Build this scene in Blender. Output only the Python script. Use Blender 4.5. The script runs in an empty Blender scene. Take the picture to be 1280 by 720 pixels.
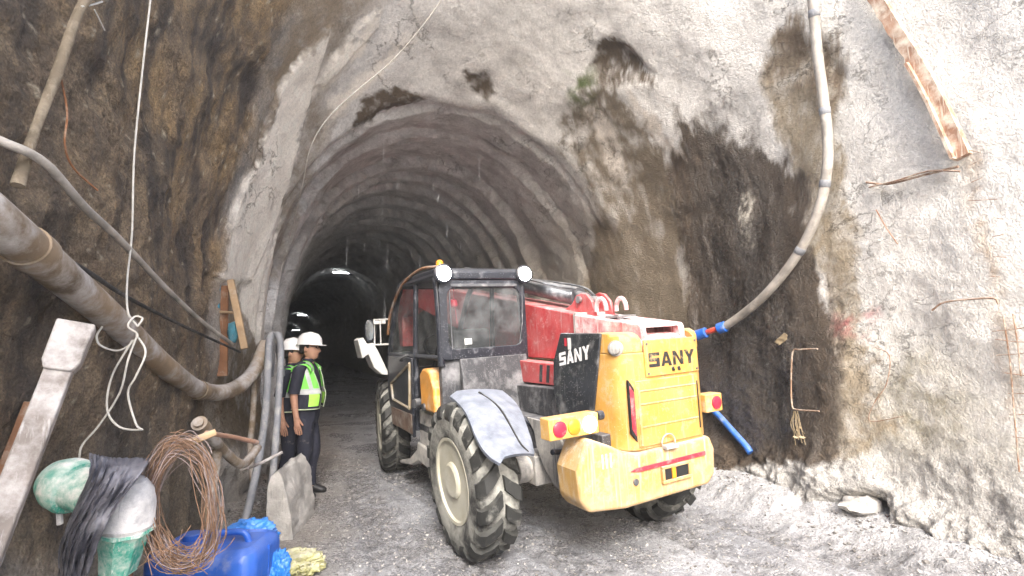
import bpy, bmesh, math, random
import numpy as np
from mathutils import Vector, Matrix, Euler
random.seed(7)
rng = np.random.default_rng(11)
SC = bpy.context.scene
COL = SC.collection
# ---------------------------------------------------------------- camera, sky, sun, exposure
cam_d = bpy.data.cameras.new('camera'); cam = bpy.data.objects.new('camera', cam_d); COL.objects.link(cam)
cam_d.sensor_width = 36; cam_d.lens = 36 * 620 / 1280; cam_d.clip_start = .05; cam_d.clip_end = 1000
cam.location = (-1.4, 0, 1.72)
cam.rotation_euler = (math.pi / 2 + math.atan(70 / 620), 0, -math.radians(18.7))
SC.camera = cam
SUN_EL, SUN_AZ = math.radians(39), math.radians(194)      # azimuth clockwise from +Y: behind and left of the camera
wd = bpy.data.worlds.new('World'); SC.world = wd; wd.use_nodes = True
nt = wd.node_tree; bg = nt.nodes['Background']; sky = nt.nodes.new('ShaderNodeTexSky')
sky.sky_type = 'NISHITA'; sky.sun_disc = False; sky.sun_elevation = SUN_EL; sky.sun_rotation = SUN_AZ
sky.air_density = 1.0; sky.dust_density = 4.0; sky.ozone_density = 1.0
nt.links.new(sky.outputs[0], bg.inputs[0]); bg.inputs[1].default_value = .15
sd = bpy.data.lights.new('sun', 'SUN'); sd.energy = 1.35; sd.angle = math.radians(20); sd.color = (1, .98, .955)
sun = bpy.data.objects.new('sun', sd); COL.objects.link(sun)
tosun = Vector((math.sin(SUN_AZ) * math.cos(SUN_EL), math.cos(SUN_AZ) * math.cos(SUN_EL), math.sin(SUN_EL)))
sun.rotation_euler = tosun.to_track_quat('Z', 'Y').to_euler()
SC.view_settings.view_transform = 'Standard'; SC.view_settings.look = 'None'
SC.view_settings.exposure = 2.14; SC.view_settings.gamma = 1
SC.render.engine = 'CYCLES'
SC.cycles.use_denoising = True; SC.cycles.max_bounces = 8; SC.cycles.diffuse_bounces = 5
SC.cycles.glossy_bounces = 3; SC.cycles.transmission_bounces = 6; SC.cycles.transparent_max_bounces = 12
SC.cycles.sample_clamp_indirect = 6; SC.cycles.caustics_reflective = False; SC.cycles.caustics_refractive = False

# ---------------------------------------------------------------- helpers: objects
def tag(o, label=None, cat=None, group=None, kind=None):
    if label: o['label'] = label
    if cat: o['category'] = cat
    if group: o['group'] = group
    if kind: o['kind'] = kind
    return o
def empty(name, loc=(0, 0, 0), rz=0):
    o = bpy.data.objects.new(name, None); COL.objects.link(o); o.empty_display_size = .1
    o.location = loc; o.rotation_euler = (0, 0, rz); return o
def V(*a): return Vector(a)
def catmull(P, n=6):
    P = [Vector(p) for p in P]
    if len(P) < 3: return P
    Q = [2 * P[0] - P[1]] + P + [2 * P[-1] - P[-2]]; out = []
    for i in range(1, len(Q) - 2):
        a, b, c, d = Q[i - 1:i + 3]
        for k in range(n):
            t = k / n
            out.append(.5 * ((2 * b) + (c - a) * t + (2 * a - 5 * b + 4 * c - d) * t * t + (3 * b - a - 3 * c + d) * t ** 3))
    out.append(P[-1]); return out
class MB:
    def __init__(s): s.v = []; s.f = []; s.m = []
    def face(s, idx, m=0): s.f.append(tuple(idx)); s.m.append(m)
    def add(s, vs): n = len(s.v); s.v += [tuple(p) for p in vs]; return n
    def box(s, lo, hi, m=0, M=None):
        x0, y0, z0 = lo; x1, y1, z1 = hi
        P = [V(x, y, z) for z in (z0, z1) for x, y in ((x0, y0), (x1, y0), (x1, y1), (x0, y1))]
        if M: P = [M @ p for p in P]
        n = s.add(P)
        for q in ((3, 2, 1, 0), (4, 5, 6, 7), (0, 1, 5, 4), (1, 2, 6, 5), (2, 3, 7, 6), (3, 0, 4, 7)): s.face([n + i for i in q], m)
        return s
    def prism(s, poly, a, b, ax='x', m=0):
        """poly: 2-D outline; extruded from a to b along ax; 'x': poly=(y,z); 'y': poly=(x,z); 'z': poly=(x,y)"""
        def mk(p, t): return {'x': (t, p[0], p[1]), 'y': (p[0], t, p[1]), 'z': (p[0], p[1], t)}[ax]
        k = len(poly); n = s.add([mk(p, a) for p in poly] + [mk(p, b) for p in poly])
        ar = sum(poly[i][0] * poly[(i + 1) % k][1] - poly[(i + 1) % k][0] * poly[i][1] for i in range(k))
        flip = (ar > 0) == (b > a); flip = flip if ax != 'y' else not flip
        A = [n + i for i in range(k)]; B = [n + k + i for i in range(k)]
        s.face(A[::-1] if flip else A, m); s.face(B if flip else B[::-1], m)
        for i in range(k):
            j = (i + 1) % k; q = (A[i], A[j], B[j], B[i]); s.face(q if flip else q[::-1], m)
        return s
    def loft(s, rings, m=0, caps=True, closed=True):
        k = len(rings[0]); n = s.add([p for r in rings for p in r])
        for i in range(len(rings) - 1):
            for j in range(k if closed else k - 1):
                j2 = (j + 1) % k
                s.face((n + i * k + j, n + i * k + j2, n + (i + 1) * k + j2, n + (i + 1) * k + j), m)
        if caps:
            s.face([n + j for j in range(k)][::-1], m); s.face([n + (len(rings) - 1) * k + j for j in range(k)], m)
        return s
    def tube(s, P, r, k=8, m=0, caps=True):
        P = [Vector(p) for p in P]; R = r if isinstance(r, (list, tuple)) else [r] * len(P)
        if len(R) != len(P):
            R = [R[0] + (R[-1] - R[0]) * i / (len(P) - 1) for i in range(len(P))] if len(R) == 2 else list(np.interp(np.linspace(0, 1, len(P)), np.linspace(0, 1, len(R)), R))
        rings = []; T0 = None; N = None
        for i, p in enumerate(P):
            T = (P[min(i + 1, len(P) - 1)] - P[max(i - 1, 0)]).normalized()
            if N is None:
                N = T.orthogonal().normalized()
            else:
                N = (N - T * N.dot(T)); N = N.normalized() if N.length > 1e-6 else T.orthogonal().normalized()
            B = T.cross(N)
            rings.append([p + (N * math.cos(2 * math.pi * j / k) + B * math.sin(2 * math.pi * j / k)) * R[i] for j in range(k)])
        return s.loft(rings, m, caps)
    def cyl(s, a, b, r, k=16, m=0, r2=None): return s.tube([a, b], [r, r if r2 is None else r2], k, m)
    def lathe(s, prof_, org, axis, k=24, m=0):
        """prof_: (distance along axis, radius) pairs"""
        A = Vector(axis).normalized(); N = A.orthogonal().normalized(); B = A.cross(N); O = Vector(org)
        rings = [[O + A * t + (N * math.cos(2 * math.pi * j / k) + B * math.sin(2 * math.pi * j / k)) * r for j in range(k)] for t, r in prof_]
        return s.loft(rings, m, True)
    def build(s, name, mats, parent=None, smooth=False, bevel=0, seg=2, angle=40, fix=True):
        me = bpy.data.meshes.new(name); me.from_pydata(s.v, [], s.f)
        if fix:
            bm = bmesh.new(); bm.from_mesh(me); bmesh.ops.recalc_face_normals(bm, faces=bm.faces); bm.to_mesh(me); bm.free()
        mats = mats if isinstance(mats, (list, tuple)) else [mats]
        for mm in mats: me.materials.append(mm)
        me.polygons.foreach_set('material_index', s.m)
        if smooth: me.polygons.foreach_set('use_smooth', [True] * len(s.f))
        me.update()
        if smooth: me.set_sharp_from_angle(angle=math.radians(angle))
        o = bpy.data.objects.new(name, me); COL.objects.link(o)
        if parent: o.parent = parent
        if bevel:
            b = o.modifiers.new('bevel', 'BEVEL'); b.width = bevel; b.segments = seg; b.limit_method = 'ANGLE'; b.angle_limit = math.radians(35)
            b.harden_normals = False
            me.polygons.foreach_set('use_smooth', [True] * len(s.f)); me.set_sharp_from_angle(angle=math.radians(30))
        return o

# ---------------------------------------------------------------- helpers: materials
def newmat(name):
    m = bpy.data.materials.new(name); m.use_nodes = True; n = m.node_tree
    return m, n, n.nodes['Principled BSDF']
def nd(n, t, **k):
    x = n.nodes.new(t)
    for a, b in k.items(): setattr(x, a, b)
    return x
def noise(n, co, sc, det=6, rough=.6, stretch=None):
    if stretch:
        mp = nd(n, 'ShaderNodeMapping'); mp.inputs['Scale'].default_value = stretch; n.links.new(co, mp.inputs[0]); co = mp.outputs[0]
    t = nd(n, 'ShaderNodeTexNoise'); t.inputs['Scale'].default_value = sc; t.inputs['Detail'].default_value = det; t.inputs['Roughness'].default_value = rough
    n.links.new(co, t.inputs['Vector']); return t.outputs[0]
def ramp(n, x, a, b, lo=0., hi=1.):
    r = nd(n, 'ShaderNodeMapRange'); r.inputs[1].default_value = a; r.inputs[2].default_value = b; r.inputs[3].default_value = lo; r.inputs[4].default_value = hi
    n.links.new(x, r.inputs[0]); return r.outputs[0]
def mixc(n, f, a, b, mode='MIX'):
    x = nd(n, 'ShaderNodeMix', data_type='RGBA', blend_type=mode)
    for s_, v in ((x.inputs[0], f), (x.inputs[6], a), (x.inputs[7], b)):
        if isinstance(v, (int, float)): s_.default_value = v
        elif isinstance(v, tuple): s_.default_value = (*v, 1)
        else: n.links.new(v, s_)
    return x.outputs[2]
def mth(n, op, a, b=None):
    x = nd(n, 'ShaderNodeMath', operation=op)
    for i, v in enumerate((a, b)):
        if v is None: continue
        if isinstance(v, (int, float)): x.inputs[i].default_value = v
        else: n.links.new(v, x.inputs[i])
    return x.outputs[0]
def bump(n, b, h, dist, strength=1.0):
    x = nd(n, 'ShaderNodeBump'); x.inputs['Distance'].default_value = dist; x.inputs['Strength'].default_value = strength
    n.links.new(h, x.inputs['Height']); n.links.new(x.outputs[0], b.inputs['Normal'])
def dirty(name, col, rough=.5, dust=.4, dcol=(.42, .4, .37), sc=6., metal=0., bmp=.002, streak=True, var=.3, coat=0., specks=0., low=0., crisp=0.):
    """painted or bare surface under splashed mud, dust and run-down streaks"""
    m, n, b = newmat(name)
    co = nd(n, 'ShaderNodeTexCoord').outputs['Object']
    v = noise(n, co, sc * .7, 5)
    c = mixc(n, ramp(n, v, .3, .75), tuple(x * (1 - var) for x in col), tuple(min(1, x * (1 + var * .5)) for x in col))
    d1 = noise(n, co, sc, 8, .68)
    fac = ramp(n, d1, .62 - .32 * dust, .80 - .25 * dust) if not crisp else mth(n, 'ADD', mth(n, 'MULTIPLY', ramp(n, noise(n, co, sc * 2.6, 10, .78), .64 - .20 * dust, .71 - .18 * dust), .42 * crisp), mth(n, 'MULTIPLY', ramp(n, d1, .40, .80), .38))
    if low:
        zz = nd(n, 'ShaderNodeSeparateXYZ'); n.links.new(co, zz.inputs[0])
        fac = mth(n, 'MAXIMUM', fac, mth(n, 'MULTIPLY', ramp(n, mth(n, 'ADD', zz.outputs[2], mth(n, 'MULTIPLY', noise(n, co, sc * 1.5, 8, .7), .9)), low + .75, low + .3), .85))
    if streak:
        s_ = noise(n, co, sc * 1.0, 5, .65, (8, 8, .5)); fac = mth(n, 'MAXIMUM', fac, ramp(n, s_, .70 - .3 * dust, .88 - .25 * dust))
    nz = nd(n, 'ShaderNodeSeparateXYZ'); n.links.new(nd(n, 'ShaderNodeNewGeometry').outputs['Normal'], nz.inputs[0])
    up = mth(n, 'MULTIPLY', ramp(n, nz.outputs[2], .2, .9), ramp(n, noise(n, co, sc * 2, 6), .3, .6))
    fac = mth(n, 'MAXIMUM', fac, mth(n, 'MULTIPLY', up, min(1, dust * 1.6)))
    fac = mth(n, 'MULTIPLY', fac, min(1., .5 + dust))
    if specks:
        w = nd(n, 'ShaderNodeTexVoronoi'); w.inputs['Scale'].default_value = 55; n.links.new(co, w.inputs['Vector'])
        sp = mth(n, 'MULTIPLY', ramp(n, w.outputs[0], .22, .12), ramp(n, noise(n, co, 9, 3), .5 - .2 * specks, .62))
        fac = mth(n, 'MAXIMUM', fac, sp)
    c = mixc(n, fac, c, dcol)
    n.links.new(c, b.inputs['Base Color'])
    n.links.new(ramp(n, fac, 0, 1, rough, .9), b.inputs['Roughness'])
    b.inputs['Metallic'].default_value = metal
    if coat: b.inputs['Coat Weight'].default_value = coat; b.inputs['Coat Roughness'].default_value = .25
    if bmp: bump(n, b, mth(n, 'ADD', noise(n, co, sc * 6, 6), fac), bmp)
    return m
def glow(name, col, strength):
    m, n, b = newmat(name); b.inputs['Base Color'].default_value = (*col, 1)
    b.inputs['Emission Color'].default_value = (*col, 1); b.inputs['Emission Strength'].default_value = strength; return m

# ---------------------------------------------------------------- the shape of the tunnel and its cut
def sstep(a, b, x):
    t = np.clip((np.asarray(x, float) - a) / (b - a), 0, 1)
    return t * t * (3 - 2 * t)
def prof(s):
    s = np.asarray(s, float)
    f = np.clip(6.9 - s, 0, 9)
    aL = 2.45 + .06 * f
    aR = 2.45 + .62 * sstep(10.5, 4.8, s) + .015 * f
    H = np.minimum(5.2 + .5 * f + .09 * f * f, 9.0)
    hs = np.minimum(2.0 + .35 * f, 4.2)
    q = np.clip(s - 8, 0, None)
    x0 = -.13 * q * q / (q + 4)
    return aL, aR, H, hs, x0
def shell(s, t):
    """point of the smooth lining: s metres along the tunnel, t 0 (left foot) .. 1 (right foot); also the outward normal"""
    aL, aR, H, hs, x0 = prof(s)
    ang = np.clip((t - .3) / .4, 0, 1) * math.pi
    cx = -np.cos(ang); a = np.where(cx < 0, aL, aR)
    X = x0 + a * cx
    Z = hs + (H - hs) * np.sin(ang)
    Z = np.where(t < .3, hs * t / .3, np.where(t > .7, hs * (1 - t) / .3, Z))
    nx = cx / a; nz = np.sin(ang) / np.maximum(H - hs, .1)
    l = np.sqrt(nx * nx + nz * nz) + 1e-9
    return X, Z, nx / l, nz / l
F_PX = 620.0
CAM = np.array([-1.4, 0.0, 1.72])
YAW = math.radians(18.7); PITCH = math.atan(70 / 620)
FW = np.array([math.sin(YAW) * math.cos(PITCH), math.cos(YAW) * math.cos(PITCH), math.sin(PITCH)])
RT = np.array([math.cos(YAW), -math.sin(YAW), 0.0]); UP = np.cross(RT, FW)
def ray(px, py): return FW + RT * (px - 640) / F_PX - UP * (py - 360) / F_PX
def at(px, py, d): return CAM + ray(px, py) * d
def gnd(px, py, z=0.0):
    v = ray(px, py); return CAM + v * ((z - CAM[2]) / v[2])
def outside(p):
    aL, aR, H, hs, x0 = prof(p[1]); x = p[0] - x0; a = aL if x < 0 else aR
    if p[2] <= hs: return abs(x) > a
    return (x / a) ** 2 + ((p[2] - hs) / (H - hs)) ** 2 > 1
def wall(px, py, off=0.0):
    """where the line of sight meets the lining, pulled back towards the viewer by off metres of depth"""
    v = ray(px, py); lo = .3; d = .3
    while d < 150 and not outside(CAM + v * d): lo = d; d += .1 if d < 12 else 1
    hi = d
    for _ in range(25):
        m = (lo + hi) / 2
        if outside(CAM + v * m): hi = m
        else: lo = m
    return CAM + v * (lo - off)
def st(p):
    aL, aR, H, hs, x0 = prof(p[1]); x = p[0] - x0
    if p[2] <= hs: t = .3 * p[2] / hs if x < 0 else 1 - .3 * p[2] / hs
    else:
        a = aL if x < 0 else aR
        t = .3 + .4 * math.atan2((p[2] - hs) / (H - hs), -x / a) / math.pi
    return float(p[1]), float(t)

# ---------------------------------------------------------------- noise in numpy
_perm = rng.permutation(4096); _g = rng.normal(size=(4096, 3)); _g /= np.linalg.norm(_g, axis=1)[:, None]
def pn(p):
    i = np.floor(p).astype(np.int64); f = p - i; u = f * f * f * (f * (f * 6 - 15) + 10)
    out = np.zeros(len(p))
    def h(ix, iy, iz): return _perm[(_perm[(_perm[ix & 4095] + iy) & 4095] + iz) & 4095]
    for dx in (0, 1):
        wx = u[:, 0] if dx else 1 - u[:, 0]
        for dy in (0, 1):
            wy = u[:, 1] if dy else 1 - u[:, 1]
            for dz in (0, 1):
                wz = u[:, 2] if dz else 1 - u[:, 2]
                g = _g[h(i[:, 0] + dx, i[:, 1] + dy, i[:, 2] + dz)]
                out += wx * wy * wz * (g[:, 0] * (f[:, 0] - dx) + g[:, 1] * (f[:, 1] - dy) + g[:, 2] * (f[:, 2] - dz))
    return out
def fbm(p, sc, oc=4, gain=.5, off=0.):
    q = p * sc + off; a = 1; o = 0
    for _ in range(oc): o = o + a * pn(q); q = q * 2.03 + 17.3; a *= gain
    return o
STAIN = {
    'brown': [(3.8, 0.49), (5.12, -0.21), (5.4, 1.44), (5.27, 2.53), (5.29, 3.64), (5.42, 4.75), (5.54, 5.3), (5.42, 5.71), (5.15, 5.98), (5.17, 6.41), (4.92, 6.58), (4.13, 6.38), (2.26, 4.81), (1.81, 3.39), (2.04, 1.37)],
    'tan': [(5.27, 2.53), (5.42, 4.75), (5.54, 5.3), (5.42, 5.71), (5.15, 5.98), (5.17, 6.41), (4.99, 6.69), (5.12, 6.99), (5.4, 6.77), (5.73, 6.64), (6.03, 6.25), (6.29, 5.74), (6.4, 5.27), (7.7, 4.39), (7.75, 1.76), (6.52, 1.21), (5.4, 1.44)],
    'tangrey': [(5.5, 6.54), (5.85, 6.43), (6.25, 6.18), (6.59, 5.84), (6.66, 5.51), (6.93, 5.14), (8.19, 5.24), (7.97, 5.8), (6.9, 6.32), (6.55, 6.62), (6.18, 6.44), (6.02, 6.77), (5.57, 6.69)],
    'tantop': [(4.83, 6.44), (5.15, 5.98), (5.53, 5.91), (5.51, 6.33), (5.49, 6.54), (5.54, 6.77), (5.53, 7.05), (5.22, 7.37)],
    'plaster1': [(5.2, 4.34), (5.46, 5.02), (5.69, 5.53), (5.56, 5.93), (5.51, 6.33), (5.5, 6.54), (5.85, 6.43), (6.25, 6.18), (6.59, 5.84), (6.66, 5.51), (6.53, 5.14), (6.39, 4.97), (5.78, 4.75), (5.38, 4.39)],
    'plaster2': [(5.97, 6.36), (5.82, 6.6), (5.65, 6.95), (5.61, 7.11), (5.83, 7.07), (6.0, 6.79), (6.08, 6.48)],
    'plaster3': [(6.08, 4.88), (6.4, 5.27), (6.47, 5.7), (6.7, 5.75), (7.47, 5.33), (7.86, 4.4), (6.81, 4.06), (6.34, 4.55)],
    'plaster4': [(6.23, 6.47), (6.27, 7.04), (6.03, 7.46), (6.32, 7.32), (6.51, 6.77), (6.58, 6.47)],
    'spot1': [(6.46, 8.08), (6.36, 8.19), (6.37, 8.32), (6.5, 8.36), (6.64, 8.3), (6.66, 8.19)],
    'spot2': [(5.5, 9.08), (5.35, 9.15), (5.23, 9.27), (5.17, 9.41), (5.16, 9.56), (5.11, 9.69), (5.29, 9.59), (5.48, 9.48), (5.66, 9.32), (5.69, 9.17)],
    'seamhole': [(6.55, 6.92), (6.6, 7.34), (6.73, 7.68), (6.84, 7.55), (6.99, 7.08), (6.83, 6.82)],
    'moss': [(5.93, 9.05), (5.74, 9.16), (5.77, 9.27), (5.96, 9.29), (6.15, 9.22), (6.11, 9.09)],
    'flow1': [(5.8, 9.18), (5.55, 9.47), (5.58, 9.77), (5.43, 10.03), (5.54, 10.3), (5.56, 10.82), (5.55, 12.46), (5.65, 16.12), (8.87, 17.97), (9.09, 11.49), (7.55, 10.49), (6.86, 10.04), (6.68, 9.65), (6.72, 9.29), (6.17, 9.2)],
    'whitegap': [(6.15, 9.33), (5.95, 9.39), (6.01, 9.62), (6.17, 9.9), (6.37, 9.82), (6.35, 9.57)],
    'whitegap2': [(5.44, 9.62), (5.42, 9.81), (5.37, 10.01), (5.23, 10.18), (5.22, 10.3), (5.36, 10.22), (5.48, 10.03), (5.53, 9.8)],
    'dark': [(5.06, 9.99), (5.0, 10.14), (4.89, 10.33), (4.74, 10.47), (4.56, 10.5), (4.27, 10.65), (4.07, 10.89), (3.86, 11.14), (3.74, 12.09), (3.65, 13.25), (3.57, 14.2), (3.65, 15.06), (4.47, 15.33), (5.48, 16.04), (5.59, 14.09), (5.56, 12.03), (5.64, 10.79), (5.6, 10.33), (5.39, 10.05), (5.28, 10.23), (5.16, 10.23)],
    'darkcore': [(4.71, 10.52), (4.34, 10.67), (4.21, 11.06), (4.05, 11.87), (3.96, 13.14), (3.94, 14.69), (4.57, 15.06), (5.31, 14.86), (5.38, 12.54), (5.37, 10.88), (5.1, 10.57)],
    'streak': [(4.61, 10.93), (4.49, 10.96), (4.44, 11.08), (4.52, 11.13), (4.62, 11.06)],
    'ochre': [(3.96, 10.47), (3.82, 10.42), (3.63, 10.42), (3.41, 10.52), (3.26, 10.65), (3.23, 10.78), (3.28, 10.82), (3.37, 10.79), (3.41, 10.98), (3.32, 11.8), (3.29, 13.04), (3.22, 14.01), (3.09, 14.65), (3.61, 14.99), (3.59, 13.85), (3.67, 12.76), (3.76, 11.82), (3.85, 11.13), (3.96, 10.95), (3.98, 10.75), (4.0, 10.58)],
    'ochretop': [(3.93, 10.47), (3.79, 10.43), (3.62, 10.43), (3.41, 10.52), (3.26, 10.65), (3.23, 10.78), (3.3, 10.82), (3.44, 10.75), (3.66, 10.62)],
    'red': [(3.68, 13.0), (3.43, 13.03), (3.25, 13.08), (3.28, 13.32), (3.52, 13.29), (3.68, 13.36)],
    'foot': [(5.48, 16.04), (5.19, 15.2), (4.05, 14.96), (3.52, 14.7), (3.17, 14.91), (2.85, 14.76), (1.79, 14.87), (1.61, 16.42), (2.75, 16.72), (4.1, 16.12)],
    'grime': [(3.32, 13.89), (3.1, 13.62), (2.84, 13.59), (2.69, 14.06), (2.46, 14.56), (2.15, 14.67), (2.18, 15.02), (2.64, 15.06), (3.05, 15.07), (3.3, 14.83)],
    'hollow': [(3.73, 15.71), (3.52, 15.46), (3.19, 15.38), (3.11, 15.56), (3.15, 15.82), (3.43, 15.9)],
    'white': [(3.08, 10.55), (2.97, 10.79), (2.77, 11.44), (2.85, 11.76), (3.13, 11.73), (3.24, 12.41), (3.16, 13.61), (2.74, 13.97), (2.22, 14.47), (1.49, 14.81), (1.14, 10.97), (2.82, 10.07)],
    'rust': [(2.41, 11.77), (2.32, 11.77), (2.29, 12.7), (2.21, 13.66), (2.23, 14.39), (2.3, 14.39), (2.3, 13.64), (2.36, 12.65)],
}
ASP = 1.0
def sdf(poly, x, y):
    P = np.array(poly, float); d = np.full(len(x), 1e9); inside = np.zeros(len(x), bool)
    for i in range(len(P)):
        a = P[i]; b = P[(i + 1) % len(P)]; e = b - a; wx = x - a[0]; wy = y - a[1]
        t = np.clip((wx * e[0] + wy * e[1]) / (e @ e + 1e-12), 0, 1)
        d = np.minimum(d, (wx - t * e[0]) ** 2 + (wy - t * e[1]) ** 2)
        c = (a[1] <= y) != (b[1] <= y)
        if e[1] != 0: inside ^= c & (wx < (y - a[1]) * e[0] / e[1])
    d = np.sqrt(d); return np.where(inside, -d, d)

def wall_colour(P, S, T):
    """what each spot of the lining is made of and coated with: colour, wetness, coarseness"""
    n = len(S); v = T * 16
    w1 = fbm(P, 1.6, 5, .62); w2 = fbm(P, 1.6, 5, .62, 91.); f1 = fbm(P, 5., 5, .65, 33.); f2 = fbm(P, 14., 4, .65, 70.)
    st_ = fbm(np.stack([P[:, 0] * 5, P[:, 1] * 5, P[:, 2] * .55], 1), 1., 5, .6, 12.)      # things that ran down the wall
    x = S + .13 * w1 + .06 * f1 + .035 * f2; y = v + .18 * w2 + .08 * f1 + .045 * f2
    def msk(k, fe=.12, dx=0., sx=0.): return np.clip(.5 - (sdf(STAIN[k], x, y) + dx + sx * st_) / (2 * fe), 0, 1)
    def mix(c, col, m): return c + (np.array(col) - c) * m[:, None]
    c = np.empty((n, 3)); c[:] = (.66, .645, .62)
    c *= (1 + .20 * w1 + .12 * f1)[:, None]
    wet = np.full(n, .12); coarse = np.full(n, .22)
    # inner rounds
    inn = sstep(6.3, 7.4, S + .3 * w1)
    ic = np.empty((n, 3)); ic[:] = (.585, .58, .57); ic *= (1 + .4 * w1 + .25 * f1)[:, None]
    c = c + (ic - c) * inn[:, None]; wet += inn * .1
    r = sstep(5.6, 6.6, S + .3 * w1) * sstep(9.2, 10.6, v + .5 * w1); c = mix(c, (.235, .205, .165), r * .8); wet += .25 * r
    # whitish right wall
    m = msk('white', .45); c = mix(c, (.76, .745, .71), m * np.clip(.9 + .5 * f1, 0, 1)); coarse -= .04 * m
    rr = sstep(4.6, 3.2, S) * sstep(9.0, 10, v) ; c = mix(c, (.72, .70, .655), rr * .8)
    m = msk('grime', .35); c = mix(c, (.30, .27, .19), m * np.clip(.65 + .9 * f1, 0, 1))
    m = msk('foot', .25); c = mix(c, (.50, .485, .46), m * np.clip(.75 + .6 * f1, 0, 1)); coarse += .4 * m
    m = msk('rust', .06); c = mix(c, (.42, .30, .19), m * np.clip(.45 + .9 * f1, 0, 1))
    m = msk('tan', .18); c = mix(c, (.22, .175, .125), m * np.clip(.95 + .7 * f1, 0, 1))
    m = msk('flow1', .06, 0, .17); c = mix(c, (.155, .125, .088), m * np.clip(1.05 + .6 * w2 + .9 * st_, 0, 1)); wet += .3 * m
    m = msk('flow1', .16) * sstep(11.0, 9.6, v) ; c = mix(c, (.10, .078, .053), m * np.clip(.25 + 1.5 * w2 + 1.0 * f1 + .5 * st_, 0, .9))
    m = msk('ochre', .05, 0, .12); c = mix(c, (.34, .285, .205), m * np.clip(.9 + .6 * f1, 0, 1)); wet += .1 * m
    m = msk('ochretop', .08); c = mix(c, (.15, .11, .075), m * np.clip(.75 + 1.6 * f1, 0, 1))
    m = msk('red', .1); c = mix(c, (.42, .12, .13), m * np.clip(.55 + 2.2 * f1, 0, .85))
    m = msk('dark', .045, -.04, .14); c = mix(c, (.078, .056, .037), m * np.clip(1.05 + .35 * st_, 0, 1)); wet += .42 * m; coarse += .2 * m
    m = msk('darkcore', .22, -.12, .4); c = mix(c, (.032, .024, .018), m * np.clip(.85 + 1.0 * st_, 0, 1)); wet += .3 * m
    m = msk('streak', .03); c = mix(c, (.45, .42, .36), m * np.clip(.5 + 2 * f2, 0, 1))
    for k in ('whitegap', 'whitegap2'):
        m = msk(k, .05); c = mix(c, (.60, .55, .49), m * np.clip(.85 + f1, 0, 1))
    for k in ('spot1', 'spot2', 'seamhole'):
        m = msk(k, .025); c = mix(c, (.10, .075, .05), m * np.clip(1.0 + 1. * f1, 0, 1)); wet += .1 * m
    m = msk('moss', .1); c = mix(c, (.10, .14, .04), m * np.clip(.5 + 2. * f1, 0, 1))
    # wet brown rock wall with ochre and black runs
    m = msk('brown', .2); bc = np.empty((n, 3)); bc[:] = (.20, .152, .104)
    o = np.clip(.5 + 1.3 * w2 + .8 * f1, 0, 1)[:, None]; bc = bc + (np.array((.42, .285, .14)) - bc) * o * sstep(3.2, 5.2, v + w1)[:, None] * .9
    bc = bc + (np.array((.34, .26, .17)) - bc) * np.clip(.2 + 1.5 * f1, 0, 1)[:, None] * .8
    k = np.clip(.35 + 1.5 * st_ + .8 * w1, 0, 1); bc = bc + (np.array((.042, .037, .036)) - bc) * (k * .85)[:, None]
    sp = (f2 > .55); bc[sp] = bc[sp] * .3 + np.array((.45, .40, .30)) * .7
    c = c + (bc - c) * m[:, None]; wet += .42 * m * np.clip(.5 + 1.2 * k, 0, 1); coarse += .55 * m
    lw = sstep(2.2, 1.2, v) * sstep(7.5, 5.5, S); c = mix(c, (.20, .17, .13), lw * .6)
    m = msk('tangrey', .08); c = mix(c, (.34, .30, .25), m * np.clip(.85 + .7 * f1, 0, 1))
    m = msk('tantop', .2); c = mix(c, (.30, .245, .18), m * np.clip(.85 + .8 * f1, 0, 1))
    # fresh white plaster over the left edge of the mouth
    for k, fe in (('plaster1', .035), ('plaster3', .06), ('plaster2', .05), ('plaster4', .06)):
        m = msk(k, fe); c = mix(c, (.86, .81, .73), m * np.clip(.97 + .35 * f1, 0, 1)); coarse -= .35 * m; wet *= 1 - .8 * m
    c *= (1 + (.08 + .22 * coarse) * f2)[:, None]
    return np.clip(c, .012, .85), np.clip(wet, 0, .95), np.clip(coarse, .05, 1)

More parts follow.
